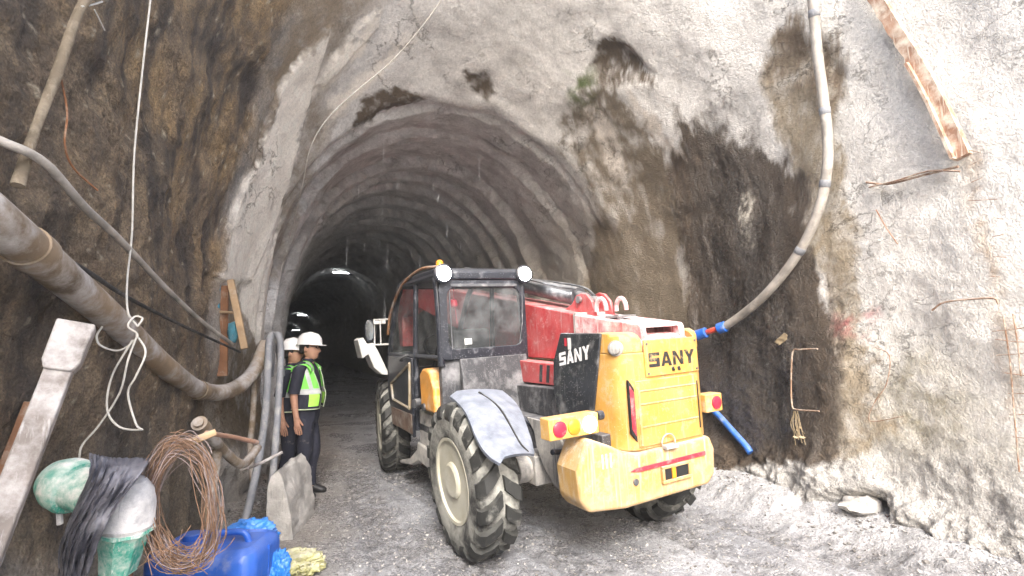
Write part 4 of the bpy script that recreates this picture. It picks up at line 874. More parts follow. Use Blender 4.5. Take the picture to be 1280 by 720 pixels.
p1 = make_person('person'); g_ = gnd(379, 619); p1.location = (g_[0], g_[1], gz(g_[0], g_[1])); p1.rotation_euler.z = face_angle(-6); p1.scale = (1.03,) * 3
tag(p1, 'man in white helmet and green vest standing in full view by the left wall', 'person', 'workers standing by the left wall')
p2 = copy_tree(p1); q_ = at(367, 432, 5.9); p2.location = (q_[0], q_[1], gz(q_[0], q_[1])); p2.rotation_euler.z = face_angle(-14); p2.scale = (.99,) * 3
tag(p2, 'man in white helmet mostly hidden behind the other man and the hanging hoses', 'person', 'workers standing by the left wall')

# ---------------------------------------------------------------- pipes, hoses, cables and timber on the left wall
def line(pts): return [at(*p) for p in pts]
def wline(pts, off=.05): return [wall(px, py, off) for px, py in pts]
def thing(name, mb, mat, label, cat, group=None, smooth=True, bevel=0, angle=45):
    o = mb.build(name, mat, None, smooth=smooth, bevel=bevel, angle=angle); return tag(o, label, cat, group)
M_RUSTP = dirty('rusty_pipe', (.27, .20, .13), .55, .55, (.52, .50, .48), 4, var=.6, streak=False)
M_GREYH = dirty('grey_hose', (.22, .23, .25), .55, .4, (.42, .41, .40), 7)
M_PALEH = dirty('pale_hose', (.40, .37, .33), .5, .4, (.55, .50, .44), 6, var=.5, streak=False)
M_DKC = dirty('dark_cable', (.03, .03, .032), .6, .35, (.2, .19, .18), 9)
M_CORD = dirty('white_cord', (.62, .60, .55), .7, .25, (.35, .3, .24), 15)
M_WOODW = dirty('whitewashed_timber', (.24, .21, .19), .8, .5, (.52, .50, .49), 6, var=.5)
M_WOOD = dirty('raw_timber', (.45, .31, .18), .8, .3, (.48, .42, .34), 8, var=.4); M_WOODB = dirty('brown_timber', (.25, .12, .06), .8, .3, (.4, .36, .3), 8, var=.4)
M_RUST = dirty('rust', (.25, .105, .045), .9, .4, (.42, .33, .25), 9, var=.5); M_REBAR = dirty('rusty_bar', (.27, .16, .10), .9, .5, (.52, .46, .38), 14, var=.4)
pipe_ax = catmull(line([(-70, 222, 1.52), (0, 281, 1.68), (75, 343, 2.1), (145, 403, 2.7), (205, 458, 3.4), (250, 488, 4.15), (288, 488, 4.7), (316, 466, 5.1), (333, 430, 5.35)]), 8)
m = MB(); m.tube(pipe_ax, .072, 22); wp = thing('water_pipe', m, M_RUSTP, 'thick rust stained grey pipe sagging along the dark rock wall', 'pipe')
for i in (12, 40):
    c = pipe_ax[i]; t = (pipe_ax[i + 1] - pipe_ax[i - 1]).normalized(); m = MB(); m.tube([c - t * .05, c + t * .05], .080, 22); m.build('collar', M_RUSTP, wp, smooth=True)
m = MB(); m.tube(catmull(line([(-60, 150, 1.66), (0, 176, 1.72), (55, 203, 1.85), (105, 258, 2.1), (150, 300, 2.5), (205, 358, 3.1), (250, 400, 3.9), (290, 430, 4.6)]), 7), .017, 10); thing('hose', m, M_PALEH, 'thin pale hose running above the thick rusty pipe', 'hose')
m = MB(); m.tube(catmull(line([(70, 318, 2.0), (112, 341, 2.25), (160, 372, 2.8), (230, 408, 3.7), (300, 440, 4.8)]), 6), .011, 8); thing('electric_cable', m, M_DKC, 'thin black cable just behind the thick rusty pipe', 'cable')
cord = [[(192, -40, 2.75), (188, 0, 2.72), (180, 70, 2.65), (168, 190, 2.6), (165, 290, 2.6), (159, 350, 2.58), (160, 390, 2.52), (172, 408, 2.48)],
        [(172, 408, 2.48), (178, 398, 2.5), (168, 396, 2.5), (160, 408, 2.45), (172, 420, 2.42), (150, 438, 2.42), (126, 432, 2.42), (121, 420, 2.42), (128, 408, 2.43)],
        [(172, 418, 2.42), (160, 450, 2.4), (150, 490, 2.4), (125, 530, 2.38), (103, 556, 2.36), (99, 572, 2.36)],
        [(170, 418, 2.43), (182, 440, 2.42), (170, 470, 2.4), (160, 492, 2.4), (170, 530, 2.38), (177, 537, 2.38), (150, 534, 2.38), (134, 512, 2.38), (140, 470, 2.4), (166, 425, 2.42)]]
m = MB()
for c in cord: m.tube(catmull(line(c), 6), .0048, 7)
thing('white_cord', m, M_CORD, 'long white cord hanging down and knotted round the thick pipe', 'cord')
m = MB(); m.tube(catmull(wline([(560, -12), (530, 30), (490, 76), (440, 118), (408, 150), (388, 185), (378, 232), (362, 300), (345, 360), (338, 400)], .32), 6), .006, 7); thing('rope', m, M_CORD, 'thin rope hanging across the top of the tunnel mouth', 'rope')
m = MB(); m.tube(catmull(line([(126, -20, 2.2), (100, 12, 2.15), (72, 90, 2.0), (45, 160, 1.88), (22, 232, 1.78)]), 6), [.022, .018, .02, .016, .022], 8); thing('bare_rod', m, dirty('crusted_rod', (.20, .16, .11), .9, .5, (.32, .27, .2), 9, var=.5), 'crusted thin rod slanting down the top of the dark rock wall', 'rod')
m = MB(); m.tube(catmull(line([(75, 92, 2.02), (84, 140, 2.02), (81, 180, 2.02), (92, 210, 2.08), (122, 238, 2.2)]), 6), .004, 6); thing('old_wire', m, M_RUST, 'fine rusty wire dangling beside the crusted rod', 'wire')
m = MB(); m.tube(catmull(line([(102, 8, 2.14), (115, 6, 2.2), (128, 2, 2.25)]), 5), .004, 6); m.tube(line([(118, 12, 2.2), (131, 38, 2.3)]), .003, 5)
thing('tie_wire', m, M_CORD, 'short pale tie wires sticking out at the top of the dark rock wall', 'wire')
def beam(a, b, w, d, roll=0.):
    a, b = Vector(a), Vector(b); z = (b - a).normalized(); x = z.cross(V(0, 1, .2)).normalized(); y = z.cross(x)
    M = Matrix.Translation(a) @ Matrix((x, y, z)).transposed().to_4x4() @ Matrix.Rotation(roll, 4, 'Z'); return M, (b - a).length
M_, L = beam(at(-42, 760, 1.42), at(97, 405, 1.74), .1, .1, .25)
m = MB(); m.box((-.037, -.035, 0), (.037, .035, L - .16), 0, M_); po = thing('timber_post', m, M_WOODW, 'dirty white timber post with a wider block at its top leaning at the left', 'post', smooth=False, bevel=.006)
m = MB(); m.prism([(-.037, L - .17), (-.050, L - .14), (-.053, L), (.053, L), (.050, L - .14), (.037, L - .17)], -.045, .045, 'y'); m.v = [tuple(M_ @ Vector(p)) for p in m.v]; m.build('head_block', M_WOODW, po, bevel=.006)
M_, L = beam(at(-10, 640, 1.95), at(44, 503, 2.12), .1, .1)
m = MB(); m.box((-.035, -.015, 0), (.035, .015, L), 0, M_); thing('rusty_plank', m, M_WOODB, 'narrow red brown plank behind the leaning white post', 'plank', smooth=False, bevel=.004)
M_, L = beam(at(278, 470, 4.75), at(279, 357, 4.8), .1, .1)
m = MB(); m.box((-.045, -.02, 0), (.045, .02, L), 0, M_); thing('timber_board', m, M_WOODB, 'brown board fixed upright on the edge of the tunnel mouth', 'board', smooth=False, bevel=.004)
M_, L = beam(at(306, 436, 4.65), at(288, 350, 4.75), .1, .1)
m = MB(); m.box((-.030, -.02, 0), (.030, .02, L), 0, M_); thing('timber_stick', m, M_WOOD, 'pale wooden stick leaning against the upright brown board', 'stick', smooth=False, bevel=.004)
m = MB(); m.cyl(at(255, 389, 4.8), at(296, 391, 4.7), .013, 8); thing('peg', m, M_WOOD, 'short wooden peg crossing the upright brown board', 'peg')

def crumple(name, center, rad, seed, mat, amp, sub=4, fl=None, sharp=1.2):
    bm = bmesh.new(); bmesh.ops.create_icosphere(bm, subdivisions=sub, radius=1); P_ = np.array([v.co for v in bm.verts]); f = [[v.index for v in q.verts] for q in bm.faces]; bm.free()
    n1 = fbm(P_, 1.3 * sharp, 3, .6, seed); n2 = np.abs(fbm(P_, 2.6 * sharp, 4, .6, seed + 9)); r_ = 1 + amp * (n1 * 1.2 - n2 * .9)
    Q = P_ * r_[:, None] * np.array(rad); c = np.array(center)
    if fl is not None: Q[:, 2] = np.maximum(Q[:, 2], fl - c[2])
    o = MB(); o.v = [tuple(q) for q in (Q + c)]; o.f = [tuple(q) for q in f]; o.m = [0] * len(f); return o
def sheet(Lp, Rp, n, amp, seed, sag=.02):
    L_, R_ = catmull(Lp, 6), catmull(Rp, 6); o = MB(); rows = []
    for a, b in zip(L_, R_): rows.append([a.lerp(b, t) + (V(0, -1, .1) * sag * math.sin(math.pi * t)) for t in np.linspace(0, 1, n)])
    P_ = np.array([p for r in rows for p in r]); UV = np.array([[j / (n - 1) * (n / 5.), i * .10, 0.] for i in range(len(rows)) for j in range(n)]); d = fbm(UV, 1.3, 4, .55, seed); e = np.abs(fbm(UV, 2.6, 3, .55, seed + 5)); P_ += np.array([.4, -.8, .3]) * (amp * (d - .8 * e))[:, None]
    o.loft([P_[i * n:(i + 1) * n] for i in range(len(rows))], 0, False, False); return o
def solid(o, t): q = o.modifiers.new('thick', 'SOLIDIFY'); q.thickness = t; return o
M_BLUEC = dirty('blue_cloth', (.08, .28, .38), .8, .4, (.4, .4, .38), 9, var=.4)
m = sheet(line([(262, 358, 4.75), (260, 375, 4.75), (264, 388, 4.75)]), line([(276, 356, 4.75), (275, 372, 4.75), (274, 386, 4.75)]), 8, .05, 3.); solid(thing('blue_rag', m, M_BLUEC, 'small faded blue rag beside the upright brown board', 'rag'), .006)
m = sheet(line([(286, 404, 4.72), (285, 415, 4.72), (287, 428, 4.72)]), line([(296, 402, 4.72), (298, 416, 4.72), (295, 428, 4.72)]), 8, .04, 6.); solid(thing('blue_rag', m, M_BLUEC, 'smaller blue rag caught between the brown board and the pale stick', 'rag'), .006)
# hoses hung over the end of the pipe
m = MB(); m.tube(catmull(line([(352, 470, 5.5), (349, 440, 5.45), (343, 420, 5.35), (337, 424, 5.2), (335, 455, 5.1), (333, 500, 5.0), (326, 560, 4.85), (314, 620, 4.6), (306, 652, 4.45)]), 7), .036, 12); thing('hanging_hose', m, M_GREYH, 'grey hose bent over the pipe end and slanting down to the left', 'hose', 'grey hoses hanging by the men')
m = MB(); m.tube(catmull(line([(338, 470, 5.35), (341, 432, 5.3), (347, 418, 5.25), (351, 440, 5.2), (348, 500, 5.05), (344, 560, 4.9), (339, 612, 4.75), (337, 634, 4.65)]), 7), .034, 12); thing('hanging_hose', m, M_GREYH, 'grey hose hanging almost straight down nearest the men', 'hose', 'grey hoses hanging by the men')
m = MB(); m.tube(catmull(line([(318, 470, 5.2), (316, 520, 5.1), (313, 560, 5.0), (316, 600, 4.9)]), 6), .030, 10); thing('upright_pipe', m, M_RUSTP, 'thin upright old pipe behind the hanging grey hoses', 'pipe')
m = MB(); m.tube(catmull(line([(252, 532, 3.25), (264, 545, 3.35), (282, 566, 3.6), (304, 580, 3.9), (322, 560, 4.4)]), 7), .034, 16); op_ = thing('old_pipe', m, M_RUSTP, 'crusted old pipe with a capped open end behind the wire coil', 'pipe')
a, b = Vector(at(249, 529, 3.2)), Vector(at(255, 536, 3.28)); m = MB(); m.tube([a, b], .048, 18); m.tube([a - (b - a) * .25, a], .030, 14); m.build('end_cap', M_RUSTP, op_, smooth=True)
m = MB(); m.tube(catmull(line([(272, 560, 3.5), (266, 600, 3.5), (262, 650, 3.45), (262, 720, 3.4)]), 5), .035, 12); thing('standing_pipe', m, M_RUSTP, 'upright crusted pipe behind the coil of rusty wire', 'pipe')
m = MB(); m.tube(line([(205, 568, 2.26), (238, 553, 2.3), (270, 540, 2.36)]), [.017, .019, .016], 8); thing('wooden_stick', m, M_WOOD, 'pale wooden stick carrying the coil of rusty wire', 'stick')
m = MB(); m.tube(line([(258, 541, 2.42), (290, 546, 2.65), (321, 553, 2.9)]), [.012, .012, .014], 8); thing('wooden_stick', m, dirty('reddish_stick', (.36, .2, .13), .8, .3), 'thin reddish stick pointing right above the blue drum', 'stick')
m = MB(); m.tube(line([(302, 588, 4.3), (328, 578, 4.35), (353, 565, 4.4)]), .014, 8); thing('wooden_stick', m, M_WOODW, 'thin grey stick lying against the hanging hoses', 'stick')
# coil of rusty wire
m = MB(); c0 = Vector(at(229, 622, 2.22))
for k in range(85):
    rx, rz = random.uniform(.105, .155), random.uniform(.225, .295); dx, dz, dy = random.gauss(-.01, .018), random.gauss(0, .016), random.gauss(0, .025); a0 = random.uniform(.2, 2.9); sp_ = random.uniform(1.0, 1.97) * math.pi; P_ = []
    w1_, w2_ = random.uniform(0, 6), random.gauss(0, .03); tl = random.gauss(0, .10); wob = random.gauss(0, .012)
    for i in range(30):
        a = a0 + sp_ * i / 29; sq = 1 - .18 * max(0, math.sin(a))
        P_.append(c0 + V(dx + tl * rz * math.sin(a) * .5 + wob * math.sin(3 * a + w1_) + rx * sq * math.cos(a) - .055 * math.sin(a) * (1 if math.sin(a) < 0 else .2) * -1 * -1, dy + w2_ * math.sin(2 * a + w1_), dz + rz * math.sin(a) - .02))
    m.tube(P_, .0017, 4, random.choice((0, 0, 1)))
for k in range(12):
    a = Vector(at(random.uniform(190, 260), random.uniform(650, 690), 2.12)); b = a + V(random.uniform(-.12, .06), random.uniform(-.05, .1), random.uniform(-.14, -.03)); m.tube(catmull([a, (a + b) / 2 + V(random.gauss(0, .03), 0, random.gauss(0, .03)), b], 6), .0016, 4)
wc = thing('wire_coil', m, [dirty('wire_rust', (.27, .16, .10), .8, .2, (.4, .3, .22), 12, var=.5), dirty('wire_grey', (.34, .27, .26), .6, .2, (.4, .36, .33), 12)], 'loose coil of rusty wire hung on a stick above the blue drum', 'wire coil')
# green and white motor housing with a plastic sheet over it
M_GRW = dirty('chipped_green', (.05, .40, .29), .5, .62, (.74, .74, .69), 9, var=.3); M_GRY = dirty('chalky_white', (.76, .75, .74), .6, .42, (.40, .40, .42), 12, var=.35)
mo = empty('motor_housing', at(140, 640, 2.15)); tag(mo, 'chipped green and white cast motor housing half wrapped in grey plastic', 'motor')
def under(mb, name, mat, par, **k): o = mb.build(name, mat, None, **k); o.parent = par; o.matrix_parent_inverse = Matrix.Translation(-par.location); return o
ax_ = (Vector(at(170, 640, 2.1)) - Vector(at(80, 605, 2.2))).normalized()
m = MB(); m.lathe([(-.10, .0), (-.10, .055), (-.085, .085), (-.03, .108), (.03, .112), (.045, .105), (.05, .09), (.16, .085)], at(88, 606, 2.15), ax_, 24); under(m, 'end_bell', M_GRW, mo, smooth=True, angle=30)
upv = (Vector(at(170, 575, 2.1)) - Vector(at(152, 690, 2.1))).normalized()
m = MB(); m.lathe([(-.02, .098), (.0, .104), (.01, .100), (.08, .096), (.14, .08), (.18, .05), (.195, .0)], at(158, 652, 2.1), upv, 24); under(m, 'dome', M_GRY, mo, smooth=True, angle=30)
m = MB(); m.lathe([(.0, .112), (-.012, .115), (-.02, .10), (-.10, .082), (-.19, .07), (-.195, .0)], at(156, 657, 2.1), upv, 8); under(m, 'skirt', M_GRW, mo, smooth=False)
m = MB(); m.cyl(at(150, 700, 2.1), (at(150, 700, 2.1)[0], at(150, 700, 2.1)[1], -.02), .05, 12); m.cyl(at(30, 603, 2.3), at(70, 603, 2.2), .03, 10); under(m, 'stand', M_RUST, mo, smooth=True)
m = MB(); m.cyl(at(74, 640, 2.12), at(75, 655, 2.12), .012, 8); under(m, 'spout', M_GRY, mo, smooth=True)
m = MB(); m.cyl(at(67, 668, 2.35), at(70, 760, 2.3), .018, 8); thing('reinforcing_bar', m, M_RUST, 'short upright rusty bar beside the motor housing', 'bar')
M_PLAS = dirty('grey_plastic_sheet', (.15, .15, .18), .35, .35, (.33, .33, .36), 9, var=.5)
m = sheet(line([(112, 566, 2.12), (112, 590, 1.98), (98, 625, 1.95), (82, 660, 1.95), (74, 695, 1.96), (78, 735, 1.98)]), line([(186, 572, 2.22), (178, 590, 1.98), (150, 628, 1.92), (134, 655, 1.90), (118, 690, 1.92), (106, 735, 1.96)]), 34, .065, 4., .06)
solid(thing('plastic_sheet', m, M_PLAS, 'torn dark grey plastic sheet draped over the green motor housing', 'plastic sheet', angle=70), .003)
# blue drum, bags, sack, concrete block
M_BLUE = dirty('blue_plastic', (.02, .095, .42), .38, .22, (.25, .28, .36), 5, var=.25)
dc = at(270, 690, 2.62); DZ = .70
dr_ = empty('plastic_drum', (dc[0], dc[1], gz(dc[0], dc[1])), -YAW + .05); tag(dr_, 'blue plastic drum with a moulded handle on its flat top', 'drum')
rings = [[V(x, y, z) for x, y in rring(-.275 + i_, .275 - i_, -.19 + i_, .19 - i_, max(.07 - i_ * .5, .02), 6)] for z, i_ in ((0, .02), (.03, 0), (.30, 0), (.31, .008), (.33, .008), (.34, 0), (DZ - .06, 0), (DZ - .02, .015), (DZ, .05), (DZ - .012, .06), (DZ - .012, .15))]
m = MB(); m.loft(rings); m.build('drum_body', M_BLUE, dr_, smooth=True, angle=40)
m = MB(); m.tube(catmull([(-.02, .0, DZ - .02), (.0, .0, DZ + .025), (.06, .0, DZ + .034), (.14, .0, DZ + .030), (.17, .0, DZ - .02)], 6), .017, 10); m.build('drum_handle', M_BLUE, dr_, smooth=True)
m = MB(); m.lathe([(0, .045), (.03, .045), (.035, .04), (.035, 0)], (-.15, .04, DZ - .015), (0, 0, 1), 20); m.build('drum_cap', M_BLUE, dr_, smooth=True, angle=30)
m = MB(); m.box((.268, -.006, .03), (.279, .006, DZ - .03)); m.build('mould_seam', M_BLUE, dr_)
M_BAG = dirty('blue_bag', (.03, .20, .62), .35, .15, (.3, .35, .45), 8, var=.3)
m = crumple('blue_bag', at(312, 672, 2.85), (.16, .12, .11), 3., M_BAG, .36, 5, None, 1.2); thing('plastic_bag', m, M_BAG, 'crumpled bright blue plastic bag behind the blue drum', 'bag', angle=60)
m = crumple('blue_bag', at(342, 716, 2.72), (.09, .10, .13), 8., M_BAG, .34, 5, None, 1.2); thing('plastic_bag', m, M_BAG, 'smaller blue plastic bag at the right side of the blue drum', 'bag', angle=60)
g_ = gnd(374, 712); m = crumple('sack', (g_[0], g_[1] - .06, .07), (.20, .17, .10), 5., None, .42, 5, .0, 1.25); thing('empty_sack', m, dirty('yellowish_sack', (.46, .45, .20), .85, .5, (.50, .48, .38), 9, var=.35), 'crumpled yellowish sack lying on the gravel by the blue drum', 'sack', angle=60)
m = MB(); b0 = gnd(352, 672); ex = Vector((rh.x, rh.y, 0)); ey = Vector((fh.x, fh.y, 0)); B0 = Vector((b0[0], b0[1], 0))
prof_ = [(-.12, -.03), (.13, -.03), (.11, .10), (.06, .34), (.0, .54), (-.04, .60), (-.10, .54)]
bm = bmesh.new(); fr_ = [bm.verts.new(B0 + ex * x - ey * .05 + V(0, 0, z)) for x, z in prof_]; f = bm.faces.new(fr_); r_ = bmesh.ops.extrude_face_region(bm, geom=[f]); bmesh.ops.translate(bm, vec=ey * .75 + ex * -.10, verts=[v for v in r_['geom'] if isinstance(v, bmesh.types.BMVert)])
bmesh.ops.recalc_face_normals(bm, faces=bm.faces); bmesh.ops.subdivide_edges(bm, edges=bm.edges, cuts=7, use_grid_fill=True); bmesh.ops.triangulate(bm, faces=bm.faces)
P_ = np.array([v.co for v in bm.verts]); d = .05 * fbm(P_, 4., 4, .6, 2.)
for v, q, nn in zip(bm.verts, d, [v.normal.copy() for v in bm.verts]): v.co += nn * q
me = bpy.data.meshes.new('concrete_lump'); bm.to_mesh(me); bm.free(); me.materials.append(dirty('pale_concrete', (.40, .385, .36), .9, .5, (.52, .50, .47), 8, bmp=.006)); me.polygons.foreach_set('use_smooth', [True] * len(me.polygons)); me.set_sharp_from_angle(angle=math.radians(50))
o = bpy.data.objects.new('concrete_lump', me); COL.objects.link(o); tag(o, 'sloping pale concrete lump at the foot of the hanging hoses', 'concrete block')
# ---------------------------------------------------------------- right wall: hose, steel arch, bars, weeds, boulders
hp = catmull(wline([(1008, -60), (1016, 0), (1021, 60), (1030, 130), (1035, 190), (1028, 245), (1010, 295), (985, 335), (955, 370), (928, 393), (905, 409)], .13), 7)
m = MB(); m.tube(hp, .047, 16); ah = thing('air_hose', m, M_PALEH, 'thick pale grey hose hanging down the stained wall to a blue and red coupling', 'hose')
for i_ in (9, 22, 33, 45):
    c = hp[i_]; t = (hp[i_ + 1] - hp[i_ - 1]).normalized(); m = MB(); m.tube([c - t * .035, c - t * .03, c + t * .03, c + t * .035], [.047, .051, .051, .047], 16); m.build('tape_band', M_GREYH, ah, smooth=True)
e0, e1 = Vector(wall(907, 408, .14)), Vector(wall(868, 420, .30)); M_CB = dirty('blue_fitting', (.02, .12, .50), .4, .2); M_CR = dirty('red_fitting', (.60, .07, .04), .4, .2)
for a, b, r_, mt, nm in ((0, .22, .066, M_CB, 'coupling'), (.22, .60, .034, M_CR, 'coupling_core'), (.60, 1.0, .066, M_CB, 'coupling')):
    m = MB(); m.tube([e0.lerp(e1, a), e0.lerp(e1, a + .04 * (b - a)), e0.lerp(e1, b - .04 * (b - a)), e0.lerp(e1, b)], [r_ * .85, r_, r_, r_ * .85], 14); m.build(nm, mt, ah, smooth=True)
m = MB(); m.tube(catmull(wline([(850, 470), (875, 498), (895, 516), (915, 538), (932, 557), (938, 566)], .09), 6), .038, 12); thing('blue_hose', m, dirty('blue_rubber', (.02, .13, .48), .45, .25, (.35, .36, .4), 8), 'bright blue hose on the dark wall behind the right rear lamp', 'hose')
bp2 = [(1078, -40), (1094, -5), (1120, 38), (1148, 82), (1168, 118), (1188, 160), (1204, 196)]
ctr = catmull(wline(bp2, .06), 6); rows = []; rows2 = []
for i, c in enumerate(ctr):
    t = (ctr[min(i + 1, len(ctr) - 1)] - ctr[max(i - 1, 0)]).normalized(); n_ = V(-1, 0, .05).normalized(); w_ = t.cross(n_).normalized(); n_ = w_.cross(t)
    jw = .006 * math.sin(i * 2.3); rows.append([c + w_ * (.05 + jw) + n_ * .025, c + w_ * (.05 + jw) - n_ * .03, c - w_ * .05 - n_ * .03, c - w_ * .05 + n_ * .025])
    if i > len(ctr) * .45: rows2.append([c + w_ * .053 + n_ * .065, c + w_ * .053 + n_ * .0255, c + w_ * .032 + n_ * .0255, c + w_ * .032 + n_ * .065])
M_BEAM = dirty('scaled_steel', (.34, .19, .12), .9, .68, (.64, .57, .47), 7, var=.45)
m = MB(); m.loft(rows); sb_ = thing('steel_rib', m, M_BEAM, 'rusty steel rib breaking out of the white wall at the upper right', 'steel beam', smooth=False)
m = MB(); m.loft(rows2); m.build('flange', M_BEAM, sb_)
def bars(name, segs, r_, mat, label, cat, group=None, off=.04):
    m = MB()
    for s_ in segs: m.tube(catmull(wline(s_, off), 4), r_ * .75, 6)
    o = thing(name, m, mat, label, cat, group); return o
bars('rebar_hook', [[(1022, 436), (1000, 437), (991, 440), (989, 475), (990, 506), (996, 512), (1024, 514)]], .011, M_REBAR, 'bracket shaped rusty bar sticking out of the dark stained wall', 'bar', None, .09)
bars('bent_bar', [[(1083, 228), (1110, 230), (1150, 220), (1198, 208)]], .014, M_REBAR, 'upper of two bent rusty bars left of the steel rib foot', 'bar', 'broken bars at the foot of the steel rib', .05)
bars('bent_bar', [[(1086, 234), (1120, 226), (1160, 214), (1200, 214)]], .010, M_REBAR, 'thinner bent bar crossing the other below the steel rib', 'bar', 'broken bars at the foot of the steel rib', .07)
bars('rusty_spike', [[(1095, 262), (1108, 285), (1122, 305)]], .006, M_RUST, 'thin rusty spike lying on the white wall below the steel rib', 'bar', None, .05)
bars('curved_bar', [[(1165, 388), (1180, 378), (1215, 374), (1242, 373), (1248, 380)]], .010, M_REBAR, 'thin curved bar standing off the white wall beside the rusty mesh', 'bar', None, .06)
bars('looped_bar', [[(1094, 434), (1112, 445), (1108, 480), (1095, 500), (1086, 520), (1092, 527), (1130, 520)]], .006, M_REBAR, 'thin looping wire low on the white wall', 'wire', None, .05)
for i, (x, y, l_, s_) in enumerate(((1206, 186, 20, 5), (1212, 207, 16, -8), (1214, 228, 14, -6), (1210, 251, 36, -2), (1242, 272, 12, 2), (1240, 296, 14, -3), (1242, 320, 16, 2), (1236, 345, 14, 1))):
    bars('wire_stub', [[(x, y), (x + l_, y + s_)]], .004, M_REBAR, 'short rusty wire stub poking from the white wall, %s from the top' % ('uppermost', 'second', 'third', 'fourth', 'fifth', 'sixth', 'seventh', 'lowest')[i], 'wire', 'wire stubs below the steel rib', .06)
rm = empty('wire_mesh', wall(1265, 470, .04)); tag(rm, 'rusty reinforcing mesh exposed in the white wall at the right edge', 'mesh')
for s_ in ([(1254, 395), (1262, 450), (1268, 520), (1274, 590)], [(1266, 392), (1272, 430), (1276, 470)]):
    m = MB(); m.tube(catmull(wline(s_, .03), 4), .005, 6); under(m, 'bar', M_REBAR, rm, smooth=True)
for x0, y0, x1, y1 in ((1240, 414, 1290, 408), (1244, 424, 1290, 428), (1246, 444, 1290, 440), (1256, 466, 1300, 470), (1260, 492, 1300, 490), (1262, 518, 1300, 516), (1266, 546, 1300, 548)):
    m = MB(); m.tube(wline([(x0, y0), ((x0 + x1) / 2, (y0 + y1) / 2 + 1), (x1, y1)], .045), .0035, 6); under(m, 'bar', M_REBAR, rm, smooth=True)
M_STRAW = dirty('dry_straw', (.42, .33, .20), .8, .1)
wr_ = empty('dry_weed', wall(996, 520, .08)); tag(wr_, 'tuft of dry weed hanging below the rusty bracket on the wall', 'plant')
for k in range(9):
    x = 992 + random.uniform(-2, 14); m = MB(); m.tube(catmull(wline([(994 + random.uniform(-2, 4), 514), (x - 3, 530), (x + random.uniform(-4, 4), 545 + random.uniform(-5, 12))], .08), 4), .0035, 5); under(m, 'stem', M_STRAW, wr_, smooth=True)
for k in range(7):
    c = Vector(wall(994 + random.uniform(0, 14), 534 + random.uniform(0, 20), .09)); d = V(random.uniform(-.05, .05), random.uniform(-.06, .06), random.uniform(-.06, .02)); w_ = V(0, .012, .012); m = MB(); n0 = m.add([c, c + d * .5 + w_, c + d, c + d * .5 - w_]); m.face((n0, n0 + 1, n0 + 2, n0 + 3)); o = under(m, 'leaf', M_STRAW, wr_); solid(o, .002)
m = sheet(wline([(968, 428), (974, 422), (980, 416)], .06), wline([(974, 432), (982, 426), (984, 420)], .08), 5, .03, 2.); solid(thing('dead_leaf', m, M_STRAW, 'curled dead leaf stuck on the dark stained wall', 'leaf'), .003)
M_BOUL = dirty('pale_boulder', (.46, .44, .41), .9, .5, (.55, .53, .50), 7, bmp=.006, var=.4)
rocks = [(1080, 664, .19, .085, 'pale rounded boulder under the hollow in the right wall'), (1040, 640, .075, .05, 'small stone left of the pale boulder'), (1124, 668, .07, .05, 'small stone right of the pale boulder'), (1000, 622, .08, .045, 'flat stone at the foot of the dark stain'), (955, 612, .07, .05, 'grey stone by the wall behind the right rear wheel'), (1160, 690, .06, .04, 'stone in the mud at the foot of the white wall'), (1210, 706, .08, .05, 'stone at the wall foot furthest to the right'), (930, 604, .05, .04, 'smallest stone beside the right rear wheel')]
for i, (px, py, r_, h_, lb_) in enumerate(rocks):
    g_ = gnd(px, py, .06); m = crumple('rock', (g_[0], g_[1], gz(g_[0], g_[1]) + h_ * .4), (r_, r_ * .75, h_), 20. + 3 * i, None, .42, 3, None, 1.1); thing('boulder' if i == 0 else 'rock', m, M_BOUL, lb_, 'rock', 'rocks along the foot of the right wall', angle=50)
for px, py, h_, lb_ in ((400, 600, .03, 'low stone on the path beyond the standing men'),):
    pass
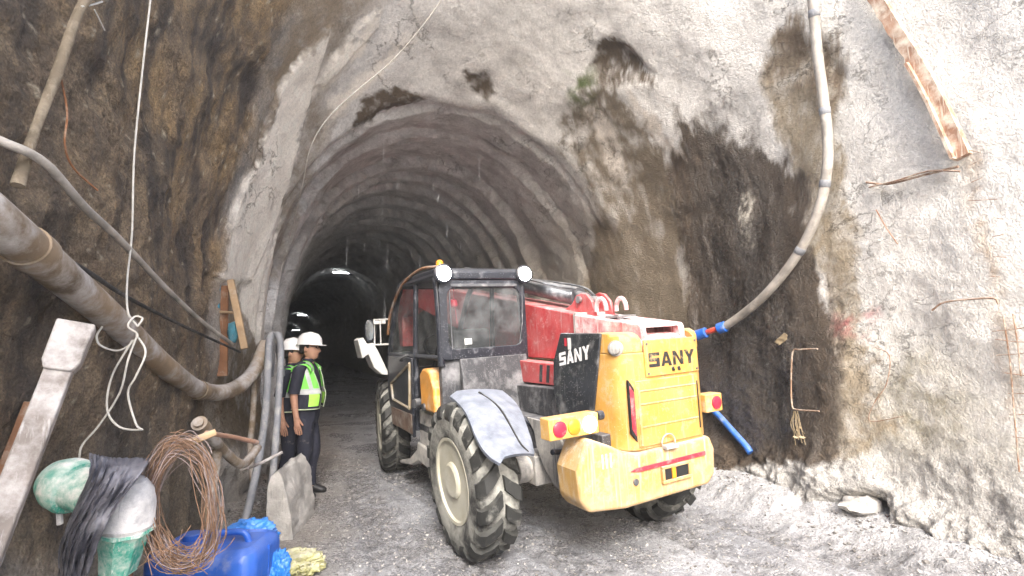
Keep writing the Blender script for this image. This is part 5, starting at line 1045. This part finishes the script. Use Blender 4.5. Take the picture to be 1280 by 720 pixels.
# lamps along the tunnel crown
M_TUBE = glow('tunnel_tube', (.95, .97, 1), 14); M_FIX = dirty('lamp_fixture', (.05, .05, .05), .5, .2)
for px, py, dd, lb_ in ((430, 339, .25, 'nearest lit lamp under the tunnel crown'), (381, 393, .4, 'second lit lamp far down the tunnel crown'), (374, 412, .8, 'farthest lit lamp deep in the tunnel')):
    c = Vector(wall(px, py, 0.)); c.y -= dd; c.z -= .16; k = 1 + c.y / 40; t = empty('tunnel_lamp', c); tag(t, lb_, 'lamp', 'lit lamps along the tunnel crown')
    m = MB(); m.box((-.25 * k, -.05, -.05), (.25 * k, .05, .0)); m.box((-.03, -.02, 0), (.03, .02, .3)); under(m, 'fixture', M_FIX, t); o = t.children[-1]; o.matrix_parent_inverse = Matrix.Identity(4)
    m = MB(); m.box((-.30 * k, -.02, .03), (.30 * k, .03, .07)); o = m.build('lamp_tube', M_TUBE, t)

# water dripping from the crown
M_DRIP, n_, b_ = newmat('dripping_water'); b_.inputs['Base Color'].default_value = (.8, .82, .85, 1); b_.inputs['Roughness'].default_value = .15
m = MB()
for k in range(110):
    y = random.uniform(6.2, 12.5); x = random.gauss(-.35, .9); z = random.uniform(2.6, 4.9) if k % 3 else random.uniform(1.8, 4.5); L = random.uniform(.06, .25) + .4 * random.random() ** 4
    if outside(np.array([x, y, z + L + .1])): continue
    m.tube([(x, y, z), (x, y, z + L * .2), (x, y, z + L)], [.0004, .0008, .0002], 5)
o = m.build('water_drops', M_DRIP, None, smooth=True); tag(o, 'drops of water falling from the tunnel crown', 'water drops', kind='stuff')

# dusty air
mh = bpy.data.materials.new('dusty_air'); mh.use_nodes = True; n = mh.node_tree; n.nodes.remove(n.nodes['Principled BSDF'])
pv = n.nodes.new('ShaderNodeVolumePrincipled'); pv.inputs['Color'].default_value = (.92, .94, .96, 1); pv.inputs['Density'].default_value = .0042; pv.inputs['Anisotropy'].default_value = .3
n.links.new(pv.outputs[0], n.nodes['Material Output'].inputs['Volume'])
m = MB(); m.box((-95, -95, -1.5), (95, 205, 10.5)); o = m.build('haze', mh); tag(o, kind='stuff')
